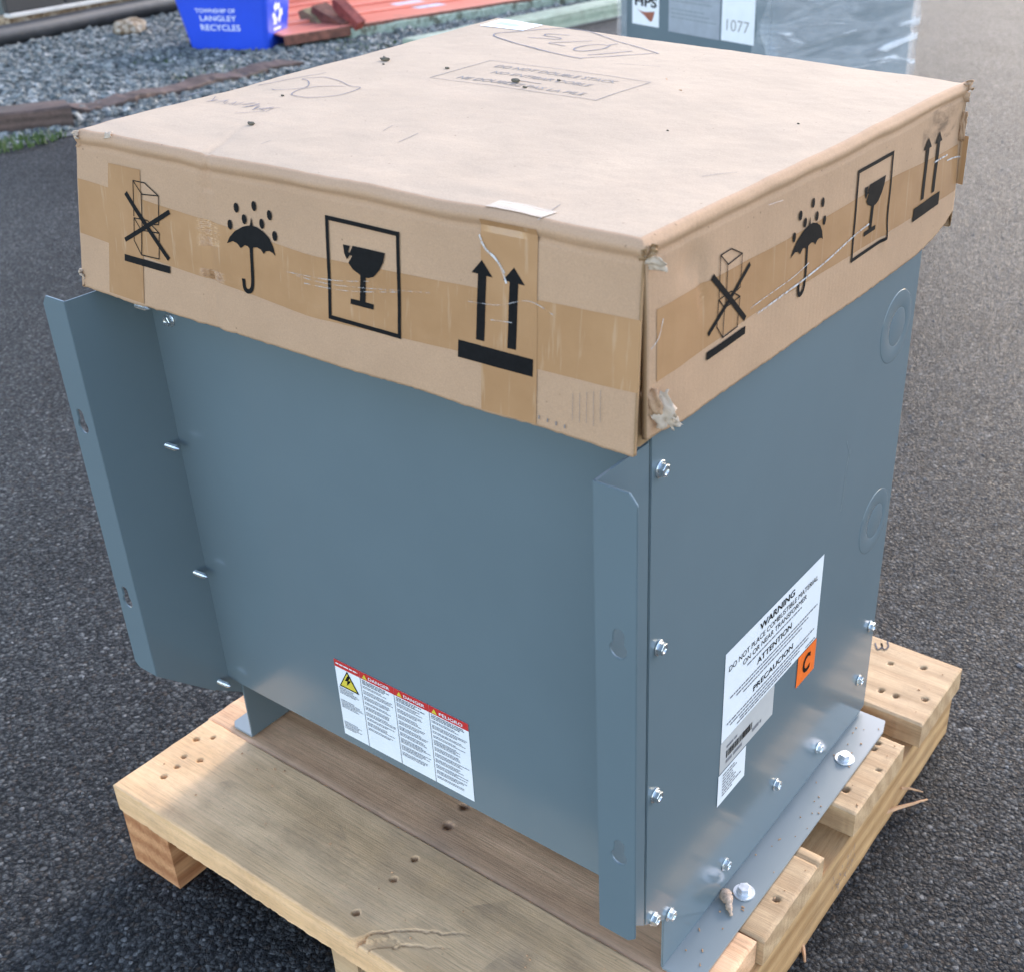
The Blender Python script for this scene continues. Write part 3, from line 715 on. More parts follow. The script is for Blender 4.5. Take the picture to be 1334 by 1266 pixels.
# paler re-glued patches on the face (torn liner)
# ---- handling symbols, millimetres from the symbol's origin
mmp = lambda pts, o: [(o+x/1000, .813+z/1000) for x, z in pts]
def ell(cx, cy, rx, ry, n=12): return [(cx+rx*math.cos(2*math.pi*i/n), cy+ry*math.sin(2*math.pi*i/n)) for i in range(n)]
def sym_nostack(o):
    L = [[(-4, 79.8), (13, 80.2), (31, 71.3), (8, 69.2), (-4, 79.8)], [(-4, 79.8), (-6, 47)], [(7, 69.2), (4.5, 36)], [(31, 71.3), (28.3, 45), (22, 44)],
         [(-6, 45.3), (13, 46.2), (28.3, 37.2), (3.4, 35.5), (-6, 45.3)], [(-6, 45.3), (-8.2, 23.9), (1.2, 11.8), (25.4, 12.8), (28.3, 37.2)], [(3.4, 35.5), (1.2, 11.8)]]
    thin = []
    for l in L: thin += [mmp(p, o) for p in stroke(l, 1.0)]
    return thin, [mmp(p, o) for p in ([(-23.2, 8), (39.5, 8.6), (39, 2), (-23.6, 1.4)], [(-14.4, 68.5), (40.4, 16.8), (37.2, 13.4), (-18.4, 65)], [(43.3, 61), (45.4, 57.4), (-20.4, 20.1), (-22.5, 23.6)])]
CAN = [(-31.2, 43.7), (-27.5, 49.4), (-20.8, 55.5), (-9.8, 61.3), (-.8, 63.8), (7.9, 64), (16.3, 61.5), (23.1, 57.6), (28.1, 51.2), (30.8, 43.4), (27.5, 45.5), (23.2, 46.2), (19, 45.4), (15.8, 42.5), (12.5, 45.6), (7.6, 46.6), (3.1, 45.6), (-.4, 42.3), (-4, 45.4), (-8.2, 45.9), (-13.5, 42.2), (-17.6, 45.6), (-23.3, 46.7)]
def sym_umbrella(o):
    st = smoothline([(.0, 44), (-.4, 28), (-1.6, 13), (-4, 7.2), (-8.6, 5.2), (-12.3, 7.4), (-13.2, 14.4)], 6)
    return [], [mmp(CAN, o), mmp([(1.8, 71.2), (3.3, 63.5), (-.4, 63.5)], o)]+[mmp(p, o) for p in stroke(st, 4.0)]+[mmp(ell(x, z, 3.0, 4.3), o) for x, z in ((-16.6, 76.3), (6.5, 81.3), (26, 76.9), (-7.3, 68), (15.2, 67.8), (-26.2, 60.4), (30.9, 60.2))]
def sym_glass(o):
    B = [(-11.4, 68.4), (24.5, 68.9), (22.2, 61.1), (17.7, 53.9), (11.7, 47.8), (5.8, 45.6), (2.6, 45.3), (1.4, 24.9), (10.8, 24.9), (10.4, 20.6), (-15.6, 20.2), (-15.1, 24.7), (-4.8, 24.9), (-3.3, 46.3), (-11.7, 49.4), (-16.6, 53.9), (-12.1, 60.1), (-15.6, 60.6)]
    Pc = [(-22.1, 67.8), (-14.7, 67.8), (-16.7, 62.5), (-13.2, 62.1), (-18.2, 56.4), (-21, 60.7)]
    xl, xr, zl, zr = -41.6, 40.7, 2.6, 88.2; t = 3.5
    return [], [mmp(B, o), mmp(Pc, o)]+[mmp(p, o) for p in (rect(xl, xr, zl, zl+t), rect(xl, xr, zr-t, zr), rect(xl, xl+t, zl+t, zr-t), rect(xr-t, xr, zl+t, zr-t))]
def sym_arrows(o):
    A = lambda x: [(x, 81.7), (x+10.4, 70.4), (x+4.3, 70.4), (x+2.6, 19.6), (x-5.6, 19.4), (x-3.9, 70.5), (x-10.2, 70.6)]
    return [], [mmp(A(-11.3), o), mmp(A(19.3), o), mmp([(-34.4, 15.4), (38.2, 16), (37.8, 2.2), (-34.7, 1.6)], o)]
for fm, offs in ((cf, (-.541, -.392, -.2565, -.121)), (cr_, (.0875, .2320, .3695, .5115))):
    for fn, o in zip((sym_nostack, sym_umbrella, sym_glass, sym_arrows), offs):
        thin, thick = fn(o)
        s_ = decal('printed_symbol', thick, fm, 'ink', carton, .006, .0010)
        if thin: decal('symbol_outline', thin, fm, 'ink', s_, .006, .0010)
k = NT('carton_smudge'); c = k.co((1, 30, 90)); k.P(Base_Color=(.05, .04, .03, 1), Roughness=.9, Alpha=k.math('MULTIPLY', k.ramp(k.noise(c, 1.0, 5, .7), [(.45, 0.0), (.65, .38)]), k.ramp(k.noise(k.co(), 22, 3), [(.35, 0.0), (.6, 1.0)]))); M['smudge'] = k.m
decal('dirt_smudge', [wob(rect(.485, .585, .884, .917), .004, 40)], cr_, 'smudge', carton, .006, .0008)
# ---- clear film strands on the tape
def film(nm, fm, pts, wd, lift=.0016): return decal(nm, stroke(smoothline(pts, 8), wd), fm, 'film', carton, .006, lift)
def fpix(pts, sd):
    out = []
    for u, v in pts:
        a_, b_ = (-.3, .86) if sd == 'front' else (.3, .86)
        for _ in range(8):
            q = (cf if sd == 'front' else cr_)(a_, b_, 0)+CO
            p = P2(u, v, q.y, 1) if sd == 'front' else P2(u, v, q.x, 0); a_, b_ = (p.x, p.z) if sd == 'front' else (p.y, p.z)
        out.append((a_, b_))
    return out
film('film_strand', cf, fpix([(626, 306), (634, 324), (645, 334), (654, 348), (661, 368)], 'front'), .0018)
film('film_strand', cf, fpix([(628, 315), (640, 330), (652, 343), (659, 355)], 'front'), .0012)
film('film_strand', cr_, fpix([(985, 408), (1010, 390), (1040, 368), (1075, 340), (1110, 308), (1130, 292)], 'right'), .0018)
film('film_strand', cr_, fpix([(975, 402), (1005, 380), (1030, 362), (1052, 342)], 'right'), .0007)
film('film_strand', cr_, fpix([(1215, 212), (1225, 206), (1232, 202)], 'right'), .0018)
film('film_strand', cr_, fpix([(1232, 209), (1242, 205), (1249, 204)], 'right'), .0016)
for pts in ([(372, 353), (430, 364), (480, 366)], [(395, 368), (450, 378), (520, 380)], [(385, 358), (440, 371), (560, 381)], [(610, 392), (650, 397), (690, 392), (722, 410)], [(640, 416), (668, 420)]):
    decal('film_wrinkle', stroke(smoothline(fpix(pts, 'front'), 8), .0008), cf, 'film_faint', carton, .006, .0013)
for pts in ([(838, 555), (842, 448), (856, 415)], ):
    film('film_wrinkle', cr_, fpix([(846, 455), (856, 440), (862, 415)], 'right'), .0008, .0013)
# date code on the front
rnd = random.Random(5); pol = []
for i in range(5): pol += stroke(fpix([(746+i*9, 512-i*1.0), (745+i*9, 545+rnd.uniform(-12, 10))], 'front'), .0003)
for i in range(4): pol += [rect(a_, a_+.0012, b_, b_+.003) for a_, b_ in fpix([(701+i*11, 545+i*4)], 'front')]
decal('date_code', pol, cf, 'grey_print', carton, .006, .0010)
# ---- marks on the lid
def lpix(pts): return [(P2(u, v, .9315).x, P2(u, v, .9315).y) for u, v in pts]
def cr7(pts): return lpix([(540+x/3.706, 20+y/3.706) for x, y in pts])
def cr8(pts): return lpix([(200+x/3.924, 80+y/3.924) for x, y in pts])
rc = [(-.466, .2925), (-.466, .392), (-.256, .394), (-.256, .296)]
decal('stacking_notice_frame', stroke(rc+[rc[0]], .0011), on_lid, 'grey_print', carton, .008, .0005)
decal('stacking_notice', [text_poly('DO NOT DOUBLE STACK', -.441, -.283, .3665, .3775, .006), text_poly('NO ENTIBAR DOBLE', -.425, -.297, .341, .352, .006), text_poly('NE DOUBLEZ PAS LA PILE', -.441, -.279, .3045, .3155, .006),
      [(-.375, .325), (-.345, .325), (-.345, .327), (-.375, .327)]], on_lid, 'grey_print', carton, .01, .0005)
pol = stroke(smoothline(cr7([(385, 140), (400, 131), (520, 123), (780, 108), (960, 155), (1160, 212), (1150, 218), (980, 232), (810, 244)]), 4), .0018)
pol += stroke(smoothline(cr7([(385, 140), (420, 155), (600, 205), (700, 228), (808, 247)]), 4), .0022)
for q in ([(840, 228), (1050, 208)], [(980, 172), (935, 180), (880, 179), (800, 190), (770, 203), (800, 209), (880, 202), (920, 195), (945, 182)], [(857, 162), (660, 172), (690, 182), (728, 188)], [(550, 150), (600, 152), (690, 155), (705, 149), (635, 140), (650, 132), (750, 136)]):
    pol += stroke(smoothline(cr7(q), 6) if len(q) > 2 else cr7(q), .0020)
decal('handwritten_number', pol, on_lid, 'pen', carton, .01, .0006)
pol = stroke(smoothline(cr8([(540, 124), (700, 103), (885, 76)]), 4), .0009)
decal('pen_line', pol, on_lid, 'pen', carton, .01, .0006)
pol = stroke(smoothline(cr8([(605, 143), (640, 152), (720, 155), (780, 150), (798, 135), (790, 115), (765, 105), (800, 100), (880, 102), (960, 125), (1010, 150), (1060, 160), (1000, 185), (940, 197), (800, 203), (720, 190), (712, 178), (750, 160), (850, 148), (980, 150)]), 6), .0011)
decal('pen_loop', pol, on_lid, 'pen', carton, .01, .0006); pol = []
rnd = random.Random(8); zg = []
for i in range(15):
    cx = 290+i*20; cy = 188+i*5; zg += [(cx+rnd.uniform(10, 80), cy-rnd.uniform(4, 12)), (cx-rnd.uniform(-10, 40), cy+rnd.uniform(2, 10))]
for q in (zg, [(165, 178), (270, 155), (190, 170), (250, 162)], [(415, 272), (570, 264), (540, 250), (650, 250)]): decal('pen_scribble', stroke(cr8(q), .0007), on_lid, 'pen', carton, .01, .0006)
lb = decal('shipping_label', [[(-.610, .545), (-.612, .590), (-.545, .592), (-.543, .548)]], on_lid, 'label', carton, .01, .0006); lb['label'] = 'white shipping label stuck to the back corner of the carton lid'
decal('label_print', [rect(-.600, -.566, .563, .575)], on_lid, 'scuff', lb, .01, .0009)
# scratches and small tears on the lid
pol = []
for a_, b_ in (((520, 188), (545, 178)), ((700, 290), (730, 270)), ((860, 95), (800, 92)), ((915, 232), (960, 226)), ((500, 175), (512, 168)), ((340, 187), (352, 183)), ((1000, 270), (1020, 262))):
    decal('lid_scratch', stroke(lpix([a_, b_]), .0007), on_lid, 'grey_print', carton, .01, .0004)
# ---- torn paper at the corner and debris in the lid
def crumple(nm, pos, sx, sz, ax, ay, seed, mat='paper', parent=carton, orig=CO, amp=.004):
    n = 9; vs2, fs2 = [], []; ax, ay = Vector(ax).normalized(), Vector(ay).normalized(); az = ax.cross(ay)
    for j in range(n):
        for i in range(n):
            s_, t = i/(n-1)-.5, j/(n-1)-.5; wdt = 1+.5*nz(t*4, seed); h = amp*(nz(s_*4+seed, t*4, seed)*1.6+nz(s_*11, t*11, seed)*.6)+amp*1.5*(t+.5)**2*nz(seed, 2)
            vs2.append(Vector(pos)+ax*(s_*sx*wdt+.15*sx*nz(t*7, seed, 4))+ay*(t*sz+.12*sz*nz(s_*6, seed, 9))+az*h-orig)
    for j in range(n-1):
        for i in range(n-1): fs2.append((j*n+i, j*n+i+1, (j+1)*n+i+1, (j+1)*n+i))
    o = mesh(nm, vs2, fs2, mat, parent, True); m_ = o.modifiers.new('t', 'SOLIDIFY'); m_.thickness = .0005; return o
crumple('torn_paper', (.0150, -.007, .803), .017, .028, (.55, .8, .1), (.22, .18, -1), 1.2, amp=.0032)
crumple('torn_paper', (.012, -.015, .812), .012, .020, (.9, .3, .2), (.3, .1, -1), 3.4, 'card', amp=.003)
crumple('torn_paper', (.018, .001, .794), .009, .018, (.6, .8, .2), (.3, .4, -1), 5.1, amp=.004)
crumple('torn_paper', (.012, -.016, .9165), .015, .011, (.9, .5, -.1), (.2, .1, -1), 7.7, amp=.003)
crumple('torn_paper', (.009, -.019, .925), .012, .008, (.8, .4, .3), (.2, -.3, -1), 2.7, 'card_dark', amp=.004)
crumple('torn_paper', (-.6195, -.0285, .923), .007, .007, (.6, -.8, .1), (.2, .1, -1), 9.2, amp=.004)
crumple('torn_paper', (-.6425, -.041, .787), .008, .010, (.7, -.7, .2), (.3, .1, -1), 4.9, amp=.003)
crumple('torn_paper', (.002, .602, .926), .012, .010, (.7, .7, .2), (.5, -.1, -1), 6.3, 'card', amp=.005)
crumple('torn_paper', (.003, .604, .885), .006, .03, (.9, .3, 0), (0, 0, -1), 8.1, 'card', amp=.002)
crumple('torn_paper', (-.575, -.0245, .9275), .009, .006, (.9, .1, .2), (.1, -.6, -.8), 3.9, amp=.002)
# dirt crumbs and a twig lying on the lid
crumb_spots = [(502, 83, .005), (672, 113, .0042), (327, 160, .0035), (728, 111, .002), (684, 120, .0022), (583, 95, .0025), (368, 125, .0018), (500, 88, .0015), (1040, 160, .0012), (870, 172, .0012)]
for u, v, r in crumb_spots:
    p = P2(u, v, .934); r *= .8; q = on_lid(p.x, p.y, 0)+CO
    bm = bmesh.new(); bmesh.ops.create_icosphere(bm, subdivisions=2, radius=1.0)
    for vt in bm.verts:
        n_ = 1+.45*nz(vt.co.x*1.7+u, vt.co.y*1.7, vt.co.z*1.7); vt.co = Vector((vt.co.x*r*1.5*n_, vt.co.y*r*n_, (vt.co.z*.6+.5)*r*n_))
    o = bmo('dirt_crumb', bm, 'ink' if False else None, None, True); o.data.materials.append(m_plain('soil', (.10, .085, .06), .95, 0, .35, 200) if 'soil' not in M else M['soil']); M['soil'] = o.data.materials[0]
    o.location = q; tag(o, {502: 'largest dark dirt crumb on the carton lid, beyond the looped pen drawing', 672: 'dark dirt crumb lying on the printed stacking notice of the lid', 327: 'dirt crumb at the end of the crease near the pen scribble'}.get(u, 'tiny dark speck of dirt on the carton lid'), 'dirt', None if u in (502, 672, 327) else 'specks of dirt on the carton lid')
bm = bmesh.new(); pp = [P2(868, 103, .937), P2(870, 108, .936), P2(874, 115, .9355), P2(877, 119, .9345)]; base = pp[1].copy()
tube(bm, [p-base for p in pp], [.0009, .0011, .0012, .0008], 6); q = [P2(874, 116, .935), P2(882, 117.5, .9355), P2(888, 118, .937)]; tube(bm, [p-base for p in q], [.0009, .0007, .0005], 6)
o = bmo('twig', bm, 'splinter'); o.location = base; tag(o, 'small brown forked twig lying on the cardboard lid', 'twig')
# wood chip on the foot flange
bm = bmesh.new(); pp = [P2(944, 1163, .136), P2(949, 1172, .140), P2(950, 1182, .137), P2(953, 1192, .134)]; base = pp[0].copy()
pts = []; rad = []
for i in range(25):
    t = i/24*3; a_ = min(int(t), 2); f = t-a_; pts.append(pp[a_].lerp(pp[a_+1], f)-base); rad.append((.0055*(1-t/3.4)+.001)*(1+.45*nz(t*6, 2.2)))
tube(bm, pts, rad, 9)
for v in bm.verts: v.co += Vector((nz(v.co.x*300, v.co.y*300), nz(v.co.y*300, 5), nz(v.co.z*300, 7)))*.0016
o = bmo('wood_chip', bm, m_plain('chip', (.50, .36, .26), .9, 0, .3, 300, .001), None, True); o.location = base; tag(o, 'twisted tan wood chip lying beside a washer on the steel foot', 'wood chip')
# crumbs of sawdust
rnd = random.Random(21); V, F = [], []
for i in range(84):
    if i < 34: x, y, z = rnd.uniform(.004, .036), rnd.uniform(.06, .52), .1325
    elif i < 46: x, y, z = rnd.uniform(.042, .068), rnd.choice((rnd.uniform(.14, .27), rnd.uniform(.37, .5), rnd.uniform(.57, .69))), .1278
    else: x, y, z = rnd.uniform(-.70, 0), rnd.uniform(-.10, .02), .1300
    a_ = rnd.uniform(0, 3.14); l, w_ = rnd.uniform(.0006, .0028)*(.6 if i >= 46 else .8), rnd.uniform(.0004, .001); b0 = len(V)
    for sx, sy, sz in ((-1, -1, 0), (1, -1, 0), (1, 1, 0), (-1, 1, 0), (-.7, -.6, 1), (.8, -.5, 1), (.6, .7, 1), (-.6, .6, 1)):
        V.append((x+math.cos(a_)*sx*l-math.sin(a_)*sy*w_, y+math.sin(a_)*sx*l+math.cos(a_)*sy*w_, z+sz*w_*1.2))
    F += [tuple(b0+q for q in f) for f in ((0, 1, 2, 3), (4, 5, 6, 7), (0, 1, 5, 4), (1, 2, 6, 5), (2, 3, 7, 6), (3, 0, 4, 7))]
o = mesh('sawdust', V, F, 'splinter'); tag(o, 'scattered brown sawdust crumbs on the foot flange and boards', 'sawdust', kind='stuff')
# ------------------------------------------------------------------ background: gravel strip, kerb, pipe, wall
def m_stone(name, stops, scale, rough=.8):
    k = NT(name); c = k.co(); v = k.n('TexVoronoi'); k.set(v.inputs['Vector'], c); v.inputs['Scale'].default_value = scale
    s_ = k.n('SeparateColor'); k.t.links.new(v.outputs['Color'], s_.inputs[0])
    col = k.mix(1.0, k.ramp(s_.outputs[0], stops), k.ramp(k.noise(c, 60, 4), [(.3, .75), (.7, 1.2)]), 'MULTIPLY')
    k.P(Base_Color=col, Roughness=rough, Normal=k.bump(k.math('ADD', k.noise(c, 90, 6), v.outputs['Distance']), .6, .006)); return k.m
M['gravel'] = m_stone('gravel_stones', [(0, (.055, .062, .06)), (.5, (.12, .132, .125)), (.85, (.22, .228, .21)), (1, (.38, .37, .34))], 30)
M['gravel_bed'] = m_stone('gravel_bed_fines', [(0, (.05, .055, .055)), (1, (.14, .145, .14))], 90)
M['dirt'] = m_stone('brown_dirt', [(0, (.17, .11, .06)), (.6, (.34, .25, .16)), (1, (.45, .38, .29))], 40)
M['rustwood'] = m_wood('old_kerb_timber', (.065, .044, .036), (.15, .10, .083), grain=(60, 2.5, 60), dirt=.4, seed=12, dirtcol=(.05, .045, .04))
M['pipe'] = m_plain('black_plastic_pipe', (.026, .028, .032), .5, 0, .3, 12, .002)
M['wall'] = m_plain('dark_wall_cladding', (.022, .023, .026), .5, 0, .25, 3)
M['flash'] = m_plain('pale_flashing', (.55, .52, .48), .5, 0, .15, 8)
M['post'] = m_plain('grey_green_post', (.28, .34, .34), .55, 0, .12, 8)
M['grass'] = m_plain('grass_blades', (.065, .11, .025), .6, 0, .4, 30)
M['bin'] = m_plain('blue_plastic', (.020, .075, .62), .36, 0, .06, 6)
M['bin_text'] = m_plain('white_bin_lettering', (.72, .76, .86), .5, 0, .05, 20)
k = NT('red_steel'); c = k.co(); rs = k.ramp(k.noise(c, 5, 8, .7), [(.56, 0.0), (.72, .55)])
k.P(Base_Color=k.mix(rs, k.ramp(k.noise(c, 2.5, 4), [(.3, (.62, .165, .11)), (.7, (.68, .23, .16))]), (.28, .09, .05)), Roughness=.42, Normal=k.bump(k.noise(c, 20, 5), .3, .004)); M['redsteel'] = k.m
M['rust'] = m_plain('rusty_steel', (.15, .055, .035), .8, 0, .45, 25, .004)
M['rust_red'] = m_plain('rust_red_steel', (.24, .05, .035), .7, 0, .4, 25, .004)
k = NT('mossy_timber'); c = k.co((2, 14, 14)); k.P(Base_Color=k.mix(k.ramp(k.noise(k.co(), 9, 6, .7), [(.52, 0.0), (.62, 1.0)]), k.ramp(k.noise(c, 3, 6), [(.3, (.21, .255, .19)), (.7, (.40, .45, .37))]), (.085, .085, .055)), Roughness=.85, Normal=k.bump(k.noise(c, 6, 6), .5, .006)); M['mosstimber'] = k.m
M['moss_pale'] = m_wood('pale_green_timber', (.24, .30, .23), (.40, .45, .36), grain=(40, 2, 40), dirt=.45, seed=15, dirtcol=(.10, .13, .07))

e0, e1 = P2(0, 198), P2(170, 168); ed = (e1-e0).normalized()             # edge of the asphalt
kd = (P2(85, 169)-P2(0, 179)).normalized()
def at_line(p, d, y): return p+d*((y-p.y)/d.y)
yA, yB = -2.0, 14.0
L_as = (at_line(e0, Vector((.06, 1, 0)), yA), at_line(e0, Vector((.06, 1, 0)), yB))
def sheet(name, pa, pb, pc, pd, z, mat, n=1):
    o = mesh(name, [(p.x, p.y, z) for p in (pa, pb, pc, pd)], [(0, 1, 2, 3)], mat); return tag(o, kind='structure')
p0 = P2(0, 62); pdv = (P2(235, 15)-p0).normalized()
pipe_a, pipe_b = at_line(p0, pdv, yA), at_line(p0, pdv, yB)
gx = lambda y: at_line(p0, pdv, y).x
sheet('gravel_bed', pipe_a-Vector((.2, 0, 0)), L_as[0], L_as[1], pipe_b-Vector((.2, 0, 0)), .004, 'gravel_bed')
sheet('dirt_strip', pipe_a-Vector((3.2, 0, 0)), pipe_a+Vector((.02, 0, 0)), pipe_b+Vector((.02, 0, 0)), pipe_b-Vector((3.2, 0, 0)), .008, 'dirt')
# stones: many small low-poly rocks, one mesh
def rocks(name, pts, sizes, mat, zsc=.7, zoff=.3, seed=1):
    rg = np.random.RandomState(seed)
    bm = bmesh.new(); bmesh.ops.create_icosphere(bm, subdivisions=1, radius=1.0); bv = np.array([v.co[:] for v in bm.verts]); bf = np.array([[v.index for v in f.verts] for f in bm.faces]); bm.free()
    n = len(pts); V = np.repeat(bv[None], n, 0)*(1+.35*rg.uniform(-1, 1, (n, len(bv), 1)))
    V *= (np.array(sizes)[:, None]*rg.uniform(.65, 1.3, (n, 3)))[:, None, :]
    ax = rg.normal(size=(n, 3)); ax /= np.linalg.norm(ax, axis=1)[:, None]; an = rg.uniform(0, 6.28, n)
    Kc = np.cos(an)[:, None, None]; Ks = np.sin(an)[:, None, None]; A = np.repeat(ax[:, None, :], len(bv), 1)
    V = V*Kc+np.cross(A, V)*Ks+A*(np.sum(A*V, 2, keepdims=True))*(1-Kc)
    V[:, :, 2] *= zsc; V += np.array(pts)[:, None, :]; V[:, :, 2] += np.array(sizes)[:, None]*zoff
    Fs = (bf[None]+(np.arange(n)*len(bv))[:, None, None]).reshape(-1, 3)
    me = bpy.data.meshes.new(name); me.from_pydata(V.reshape(-1, 3).tolist(), [], Fs.tolist()); me.update(); return link(name, me, mat)
rg = np.random.RandomState(4); pts = []; szs = []
while len(pts) < 29000:
    y = rg.uniform(-1.0, 7.5) if rg.rand() < .4 else rg.uniform(1.4, 6.5); x = rg.uniform(-6.8, -4.2)
    if gx(y)+.06 < x < L_as[0].x+.06*(y-yA)-.16*(rg.rand()**.5): pts.append((x, y, .004)); szs.append(rg.uniform(.008, .020)*(1.5 if rg.rand() < .05 else 1))
o = rocks('gravel', pts, szs, 'gravel'); tag(o, 'blue-grey crushed gravel in the strip beside the asphalt', 'gravel', kind='stuff')
# loose chippings on the asphalt
pts = []; szs = []
for i in range(5200):
    x, y = rg.uniform(-3.2, 1.6), rg.uniform(-.9, 4.2)
    if -.73 < x < .085 and -.125 < y < .72: continue
    pts.append((x, y, 0)); szs.append(rg.uniform(.0012, .0034)*(1.9 if rg.rand() < .03 else 1))
o = rocks('asphalt_grit', pts, szs, m_stone('grit_stone', [(0, (.045, .046, .048)), (.7, (.11, .11, .11)), (1, (.26, .25, .235))], 120), .55, .1, 9); tag(o, 'loose stone grit scattered over the asphalt', 'grit', kind='stuff')
# kerb timbers
def beam(name, a_, b_, w_, h, mat, label, cat, z0=.0, rough=.006, group=None, seed=1.0, nseg=40, side=1, parent=None):
    """a squared log from a to b (near bottom edge), w_ deep to its left"""
    a_, b_ = Vector((a_.x, a_.y, z0)), Vector((b_.x, b_.y, z0)); d = (b_-a_); Ln = d.length; d.normalize(); lf = Vector((-d.y, d.x, 0))*side
    bm = bmesh.new(); rr = []; bv = min(w_, h)*.1
    prof = [(0, 0), (0, h*.5), (0, h-bv), (bv, h), (w_*.5, h), (w_-bv, h), (w_, h-bv), (w_, 0)]
    for j in range(nseg+1):
        t = Ln*j/nseg
        rr.append([bm.verts.new(d*t+lf*(q+rough*nz(t*6, q*9, seed)+rough*.6*nz(t*30, q*30, seed))+Vector((0, 0, max(0.0, z+(rough*nz(t*5, q*8+z*9, seed+3)+rough*.6*nz(t*25, q*30, seed+3) if z > 0 else 0))))) for q, z in prof])
    for A, B in zip(rr, rr[1:]):
        for q in range(8): bm.faces.new((A[q], A[(q+1) % 8], B[(q+1) % 8], B[q]))
    bm.faces.new(rr[0]); bm.faces.new(rr[-1][::-1]); o = bmo(name, bm, mat, parent); o.location = a_
    if label: tag(o, label, cat, group)
    return o
k0 = P2(0, 179); kA = k0-kd*2.6; kB = P2(98, 167)
beam('kerb_timber', kA, kB, .17, .085, 'rustwood', 'long brown kerb timber along the gravel beside a grass tuft', 'timber', .004)
k2 = P2(112, 152); k3 = P2(205, 131); beam('kerb_timber', k2, k3+(k3-k2)*2.4,   .14, .026, 'rustwood', 'broken dark kerb timber behind the carton, half buried in gravel', 'timber', .004, .016, seed=6.0)
# grass tuft and moss
def grass(name, cx, cy, n, rx, ry, hmax, label, seed):
    rd = random.Random(seed); V, F = [], []
    for i in range(n):
        t = rd.uniform(0, 6.28); q = math.sqrt(rd.random()); x, y = rx*q*math.cos(t), ry*q*math.sin(t); h = hmax*rd.uniform(.35, 1); a_ = rd.uniform(0, 6.28); lx, ly = rd.uniform(-.5, .5)*h, rd.uniform(-.5, .5)*h; wd = rd.uniform(.0015, .004); b0 = len(V)
        ca, sa = math.cos(a_)*wd, math.sin(a_)*wd
        V += [(x-ca, y-sa, 0), (x+ca, y+sa, 0), (x+ca*.7+lx*.4, y+sa*.7+ly*.4, h*.6), (x-ca*.7+lx*.4, y-sa*.7+ly*.4, h*.6), (x+lx, y+ly, h)]
        F += [(b0, b0+1, b0+2, b0+3), (b0+3, b0+2, b0+4)]
    o = mesh(name, V, F, 'grass'); o.location = (cx, cy, .003); return tag(o, label, 'grass', kind='stuff')
q = P2(28, 190); grass('grass_tuft', q.x, q.y, 300, .08, .20, .042, 'low green grass tuft at the foot of the kerb timber', 3)
q = P2(212, 82); grass('moss_patch', q.x, q.y, 160, .10, .16, .025, 'thin green moss growing in the gravel', 5)
q = P2(300, 100); grass('moss_patch', q.x, q.y, 300, .22, .3, .03, 'green moss between gravel and the carton', 6)
q = P2(470, 62); grass('moss_patch', q.x, q.y, 260, .2, .2, .03, 'green moss below the red steel plate', 7)
# black pipe
bm = bmesh.new(); n = 90; pp = []
for i in range(n+1):
    y = yA+(yB-yA)*i/n; q = at_line(p0, pdv, y); pp.append((q.x+.03*nz(y*.8, 1.1), y, .058+.004*nz(y*1.3, 4)))
base = Vector(pp[0]); tube(bm, [Vector(p)-base for p in pp], .055, 16); o = bmo('drain_pipe', bm, 'pipe', None, True); o.location = base; tag(o, 'black plastic drain pipe lying along the back of the gravel', 'pipe')
# stone
bm = bmesh.new(); bmesh.ops.create_icosphere(bm, subdivisions=3, radius=1.0)
for v in bm.verts:
    f = 1+.35*nz(v.co.x*1.3, v.co.y*1.3, v.co.z*1.3+3); v.co = Vector((v.co.x*.085*f, v.co.y*.095*f, max(-.02, v.co.z*.055*f)+.04))
o = bmo('stone', bm, 'dirt', None, False); o.location = P2(171, 47); tag(o, 'mossy brown stone lying on the gravel by the pipe', 'stone')
# shed wall with flashing, and post
wa, wb_ = P2(12, 21, .12), P2(140, -1, .12); wd_ = (wb_-wa).normalized()
shed = tag(empty('shed_wall', (wa.x, wa.y, 0)), 'dark clad shed wall with pale bottom flashing above brown dirt', 'wall')
ang = math.atan2(wd_.y, wd_.x); shed.rotation_euler = (0, 0, ang)
for i in range(16): box('cladding_board', -.0+i*.42+.004, .42+i*.42-.004, .012, .05, .13, 2.7, 'wall', shed, .006)
box('flashing', 0, 6.72, -.012, .05, .105, .128, 'flash', shed, .004)
box('footing', 0.02, 6.7, .03, .25, 0, .104, 'dirt', shed, .006)
q = P2(5, 44); ps = empty('wall_post', (q.x-.06, q.y, 0)); tag(ps, 'grey-green square post standing on the dirt at the shed corner', 'post')
box('shaft', -.07, .07, -.07, .07, .0, 2.7, 'post', ps, .008); box('base_plate', -.10, .10, -.10, .10, .008, .022, 'post', ps, .003)
# ------------------------------------------------------------------ blue recycling bin
a_, b_ = P2(249, 67), P2(349, 69); bx = (b_-a_); bw = bx.length; bang = math.atan2(bx.y, bx.x)
rb_ = tag(empty('recycling_bin', (a_.x, a_.y, .012), bang), 'blue plastic recycling bin with white lettering standing on the gravel', 'bin')
bd, bh = .30, .36
def bin_pt(u, v, z):                     # u along width 0..1, v depth 0..1
    t = z/bh; gx_, gy = .055*t, .045*t; return Vector((-gx_+u*(bw+2*gx_), -gy+v*(bd+2*gy), z))
def tub(off, z0, z1, rad=.03, nz_=8):
    rings = []
    for j in range(nz_+1):
        z = z0+(z1-z0)*j/nz_; t = z/bh; x0, x1, y0, y1 = -.055*t+off, bw+.055*t-off, -.045*t+off, bd+.045*t-off; r = rad; ring = []
        for cx, cy, s_ in ((x1-r, y0+r, -90), (x1-r, y1-r, 0), (x0+r, y1-r, 90), (x0+r, y0+r, 180)):
            for q in range(6): an = math.radians(s_+90*q/5); ring.append((cx+r*math.cos(an), cy+r*math.sin(an), z))
        rings.append(ring)
    return rings
